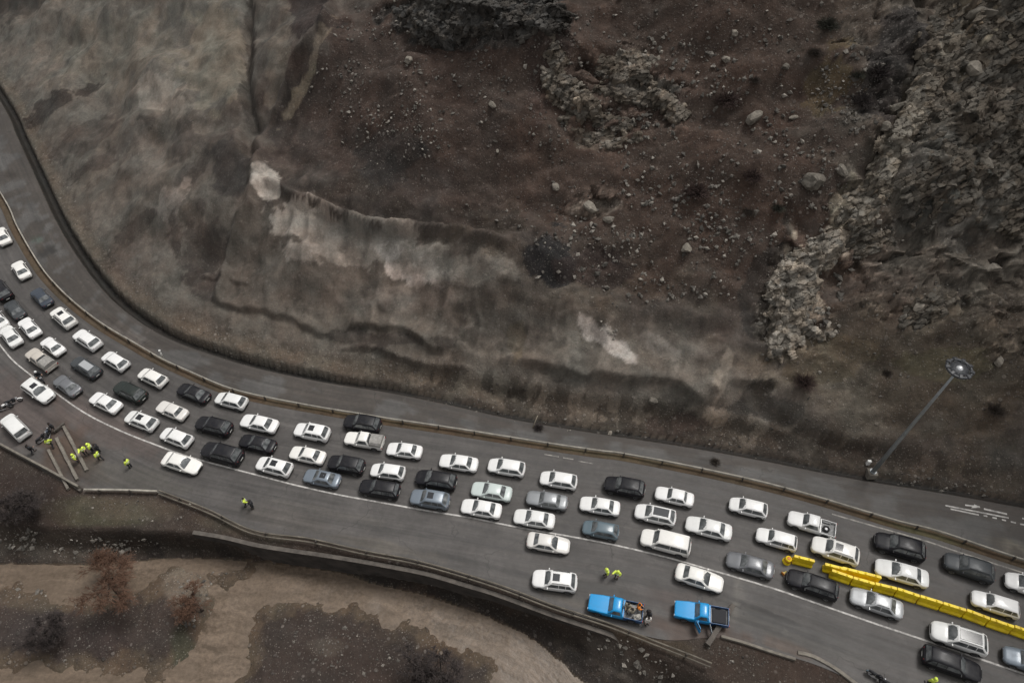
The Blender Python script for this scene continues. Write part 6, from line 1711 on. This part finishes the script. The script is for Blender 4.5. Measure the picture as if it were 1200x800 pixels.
outcrop('dark layered rock outcrop at the top centre edge', [(560, 12, 95, 30, 0, 230, 4, 4.6, 1.0, .9, 9), (500, 28, 34, 20, 20, 60, 24, 3.2, 1.2, 1.0, 10), (600, 30, 60, 16, 0, 70, -6, 3.4, .8, .7, 9), (560, -30, 120, 25, 0, 80, 4, 4.5, 1.2, 1.0, 10)], .070, 21, (1, .93, .84))
outcrop('blocky brown rock outcrop with a pale face in the upper middle scree', [(668, 112, 34, 18, 36, 46, 30, 2.2, 1.2, 1.0, 10), (735, 80, 34, 20, 0, 44, 6, 2.8, 1.3, .9, 9), (748, 110, 42, 14, 10, 56, 10, 3.0, .8, .8, 8), (705, 150, 46, 20, 8, 46, 8, 1.8, 1.1, .9, 16), (790, 128, 22, 12, 35, 26, 35, 2.0, .9, .8, 12), (650, 70, 16, 40, 0, 30, 60, 1.6, .9, .8, 18)], .135, 22, (1, .86, .70))
outcrop('long diagonal rock rib running from the top right down to the pale crag', [(1105, 62, 14, 66, 28, 90, -58, 3.6, 1.0, 1.3, 8), (1062, 150, 13, 46, 26, 70, -58, 3.2, .9, 1.2, 8), (1035, 205, 16, 48, 22, 80, -62, 3.0, .9, 1.2, 10), (1005, 245, 24, 30, 30, 70, -48, 1.9, 1.1, 1.1, 16), (1078, 120, 8, 40, 26, 30, -58, 3.4, .7, 1.1, 6)], .19, 24, (1, .875, .71))
outcrop('pale grey broken crag at the lower end of the diagonal rib', [(932, 335, 26, 52, 18, 190, -55, 2.0, 1.2, 1.2, 24), (962, 296, 36, 20, -35, 90, -38, 2.4, 1.0, 1.0, 14), (916, 395, 20, 26, 10, 60, 70, 1.7, 1.1, 1.0, 20), (950, 385, 26, 24, 0, 40, 40, 1.4, .9, .7, 30)], .24, 25, (1, .88, .73))
outcrop('broad grey rock face covering the right edge above the lamp mast', [(1140, 130, 66, 130, -10, 330, -50, 2.4, 1.3, 1.1, 22), (1085, 225, 55, 50, 0, 75, -48, 2.0, 1.3, 1.0, 26), (1190, 235, 30, 40, 0, 24, -40, 1.9, 1.2, .9, 30), (1190, 30, 60, 60, 0, 120, -52, 2.6, 1.3, 1.1, 20), (1085, 362, 34, 18, -30, 46, -35, 1.8, 1.1, .8, 16), (1010, 285, 40, 18, 0, 60, -20, 1.6, 1.1, .9, 25)], .118, 26, (1, .875, .72))

# ------------------------------------------------------------------ bare trees and shrubs
def bark(name, rgb): return simple(name, rgb, .9, 0, .25, 3)
def bare_tree(name, h, spread, seed, trunk_mat, twig_mat, twigs=1.0, trad=.013):
    rs = random.Random(seed); tr, cr_ = MB(), MB()
    def grow(p, d, L_, r, lev):
        pts = [p]; rr = [r]; q = p.copy(); dd = d.copy()
        n = 4 if lev < 3 else 2
        for i in range(n):
            dd = (dd + Vector((rs.gauss(0, .13), rs.gauss(0, .13), rs.gauss(.03, .08)))).normalized(); q = q + dd * (L_ / n); pts.append(q.copy()); rr.append(r * (1 - .55 * (i + 1) / n))
        (tr if lev < 2 else cr_).tube(pts, rr, 7 if lev == 0 else (5 if lev == 1 else 3), smooth=lev < 2, cap=lev < 2)
        if lev >= 4: return
        kids = {0: 7, 1: 6, 2: int(6 * twigs), 3: int(5 * twigs)}[lev]
        for k_ in range(kids):
            t_ = rs.uniform(.35, 1.0) if lev else rs.uniform(.45, 1.0)
            i = min(int(t_ * n), n - 1); b_ = pts[i].lerp(pts[i + 1], t_ * n - i)
            az = rs.uniform(0, 2 * PI); tilt = rs.uniform(.45, 1.05) if lev else rs.uniform(.5, 1.1)
            sx = dd.orthogonal().normalized(); sy = dd.cross(sx)
            nd = (dd * math.cos(tilt) + (sx * math.cos(az) + sy * math.sin(az)) * math.sin(tilt) * spread).normalized()
            grow(b_, nd, L_ * rs.uniform(.45, .72), max(r * .45, trad), lev + 1)
    grow(Vector((0, 0, -.15)), Vector((0, 0, 1)), h * .5, h * .022, 0)
    a, b_ = tr.mesh(name + '_trunk'), cr_.mesh(name + '_crown'); a.materials.append(trunk_mat); b_.materials.append(twig_mat); return a, b_
def put_tree(name, meshes, px, py, sc, label, cat, rz=0., lean=(0., 0.)):
    g = P(px, py); o = empty(name, g, rz, label, cat); o.scale = (sc, sc, sc)
    o.scale = (sc * 1.18, sc * 1.18, sc * .92)
    o.rotation_euler = (Matrix.Rotation(lean[0], 3, 'X') @ Matrix.Rotation(lean[1], 3, 'Y') @ Matrix.Rotation(rz, 3, 'Z')).to_euler()
    part('trunk', meshes[0], o); part('crown', meshes[1], o); return o
B_RED, T_RED = bark('reddish_bark', (.040, .026, .020)), bark('red_brown_twig', (.105, .056, .035))
B_DK, T_DK = bark('dark_bark', (.022, .018, .016)), bark('dark_twig', (.035, .027, .025))
big = bare_tree('bare_tree', 7.5, 1.25, 5, B_RED, T_RED, 1.7, .015)
mid_ = bare_tree('small_bare_tree', 5.0, 1.2, 9, B_RED, T_RED, 1.4, .018)
drk = bare_tree('dark_bare_tree', 5.5, 1.3, 13, B_DK, T_DK, 1.6, .024)
put_tree('bare_tree', big, 143, 702, 1.12, 'tall bare tree with fine red brown twigs on the gravel bar', 'tree', 0, (R(-22), R(22)))
put_tree('bare_tree', mid_, 238, 715, .95, 'small bare red brown tree at the right tip of the left gravel bar', 'tree', 1.)
put_tree('bare_tree', drk, 75, 735, .85, 'dark bare tree on the left gravel bar, lower left of the tall red one', 'tree', 2.)
put_tree('bare_tree', drk, 528, 800, 1.15, 'large dark bare tree at the bottom edge beside the river bend', 'tree', .6)
put_tree('bare_tree', drk, 22, 606, .95, 'dark bare tree at the left edge below the broken parapet', 'tree', 4.)
def shrub_mesh(seed, mat, n=420, rad=1.0, h=.9):
    rs = random.Random(seed); q = MB(); st = MB()
    for i in range(n):
        az, el = rs.uniform(0, 2 * PI), math.asin(rs.uniform(.05, 1)); r_ = rad * rs.uniform(.55, 1.05)
        d = Vector((math.cos(az) * math.cos(el), math.sin(az) * math.cos(el), math.sin(el) * h))
        b_ = d * r_ * rs.uniform(.1, .45); e_ = d * r_; k_ = e_ + Vector((rs.gauss(0, .12), rs.gauss(0, .12), rs.gauss(.03, .1)))
        q.tube([b_, b_.lerp(e_, .5) + Vector((rs.gauss(0, .06), rs.gauss(0, .06), rs.gauss(0, .06))), k_], [.022, .018, .010], 3, cap=False)
    for i in range(9):
        az = rs.uniform(0, 2 * PI); d = Vector((math.cos(az) * .5, math.sin(az) * .5, .6)); st.tube([(0, 0, -.1), d * rad * .6], [.05, .025], 5)
    a, b_ = st.mesh('stem'), q.mesh('shrub_crown'); a.materials.append(B_DK); b_.materials.append(mat); return a, b_
S_DK = [shrub_mesh(s, T_DK) for s in (1, 2)]; T_RD2 = bark('rust_twig', (.052, .032, .027)); T_BR = bark('brown_twig', (.045, .034, .026)); T_GR = bark('dark_green_brown_twig', (.034, .034, .024))
S_RD, S_BR, S_GR = shrub_mesh(3, T_RD2), shrub_mesh(4, T_BR), shrub_mesh(5, T_GR)
SHR = [(970, 32, 13, S_GR, 'dark green brown shrub near the top edge left of the shaded rock'), (955, 63, 9, S_BR, 'brown shrub below the dark green one near the top'), (1030, 88, 15, S_DK[0], 'largest dark shrub beside the upper diagonal rib'), (1010, 120, 14, S_DK[1], 'dark shrub beside pale stones left of the diagonal rib'),
       (817, 226, 17, S_RD, 'rust dark shrub, larger of the two side by side in the middle scree'), (882, 208, 14, S_RD, 'rust dark shrub right of the larger one in the middle scree'), (911, 245, 9, S_GR, 'small green brown shrub right of the rust shrubs'), (878, 250, 9, S_BR, 'small brown shrub between the rust shrubs and the green one'),
       (852, 119, 17, S_RD, 'faint rust shrub left of the largest pale boulder'), (942, 448, 15, S_RD, 'bright rust shrub at the foot of the pale rock'), (1040, 437, 6, S_BR, 'tiny brown shrub left of the lamp mast head'), (1166, 481, 11, S_BR, 'brown shrub on the slope right of the lamp mast'), (885, 95, 7, S_BR, 'small dark shrub above the largest pale boulder'),
       (631, 502, 8, S_DK[0], 'dark shrub at the rock foot beside the leaning stake'), (838, 542, 7, S_BR, 'low brown brush heap on the inner road near the guardrail'), (1005, 90, 8, S_GR, 'small dark shrub left of the largest dark one'), (530, 152, 0, None, '')]
for px, py, r_, ms, lb in SHR:
    if not ms: continue
    g = P(px, py); sc = r_ / FPX * np.linalg.norm(np.array((g[0], g[1], g[2] - CAM_H))) * 1.0
    o = empty('shrub', (g[0], g[1], g[2] - .05), random.uniform(0, 6), lb, 'shrub'); o.scale = (sc, sc, sc * .8)
    part('stem', ms[0], o); part('crown', ms[1], o)
#@@NEXT
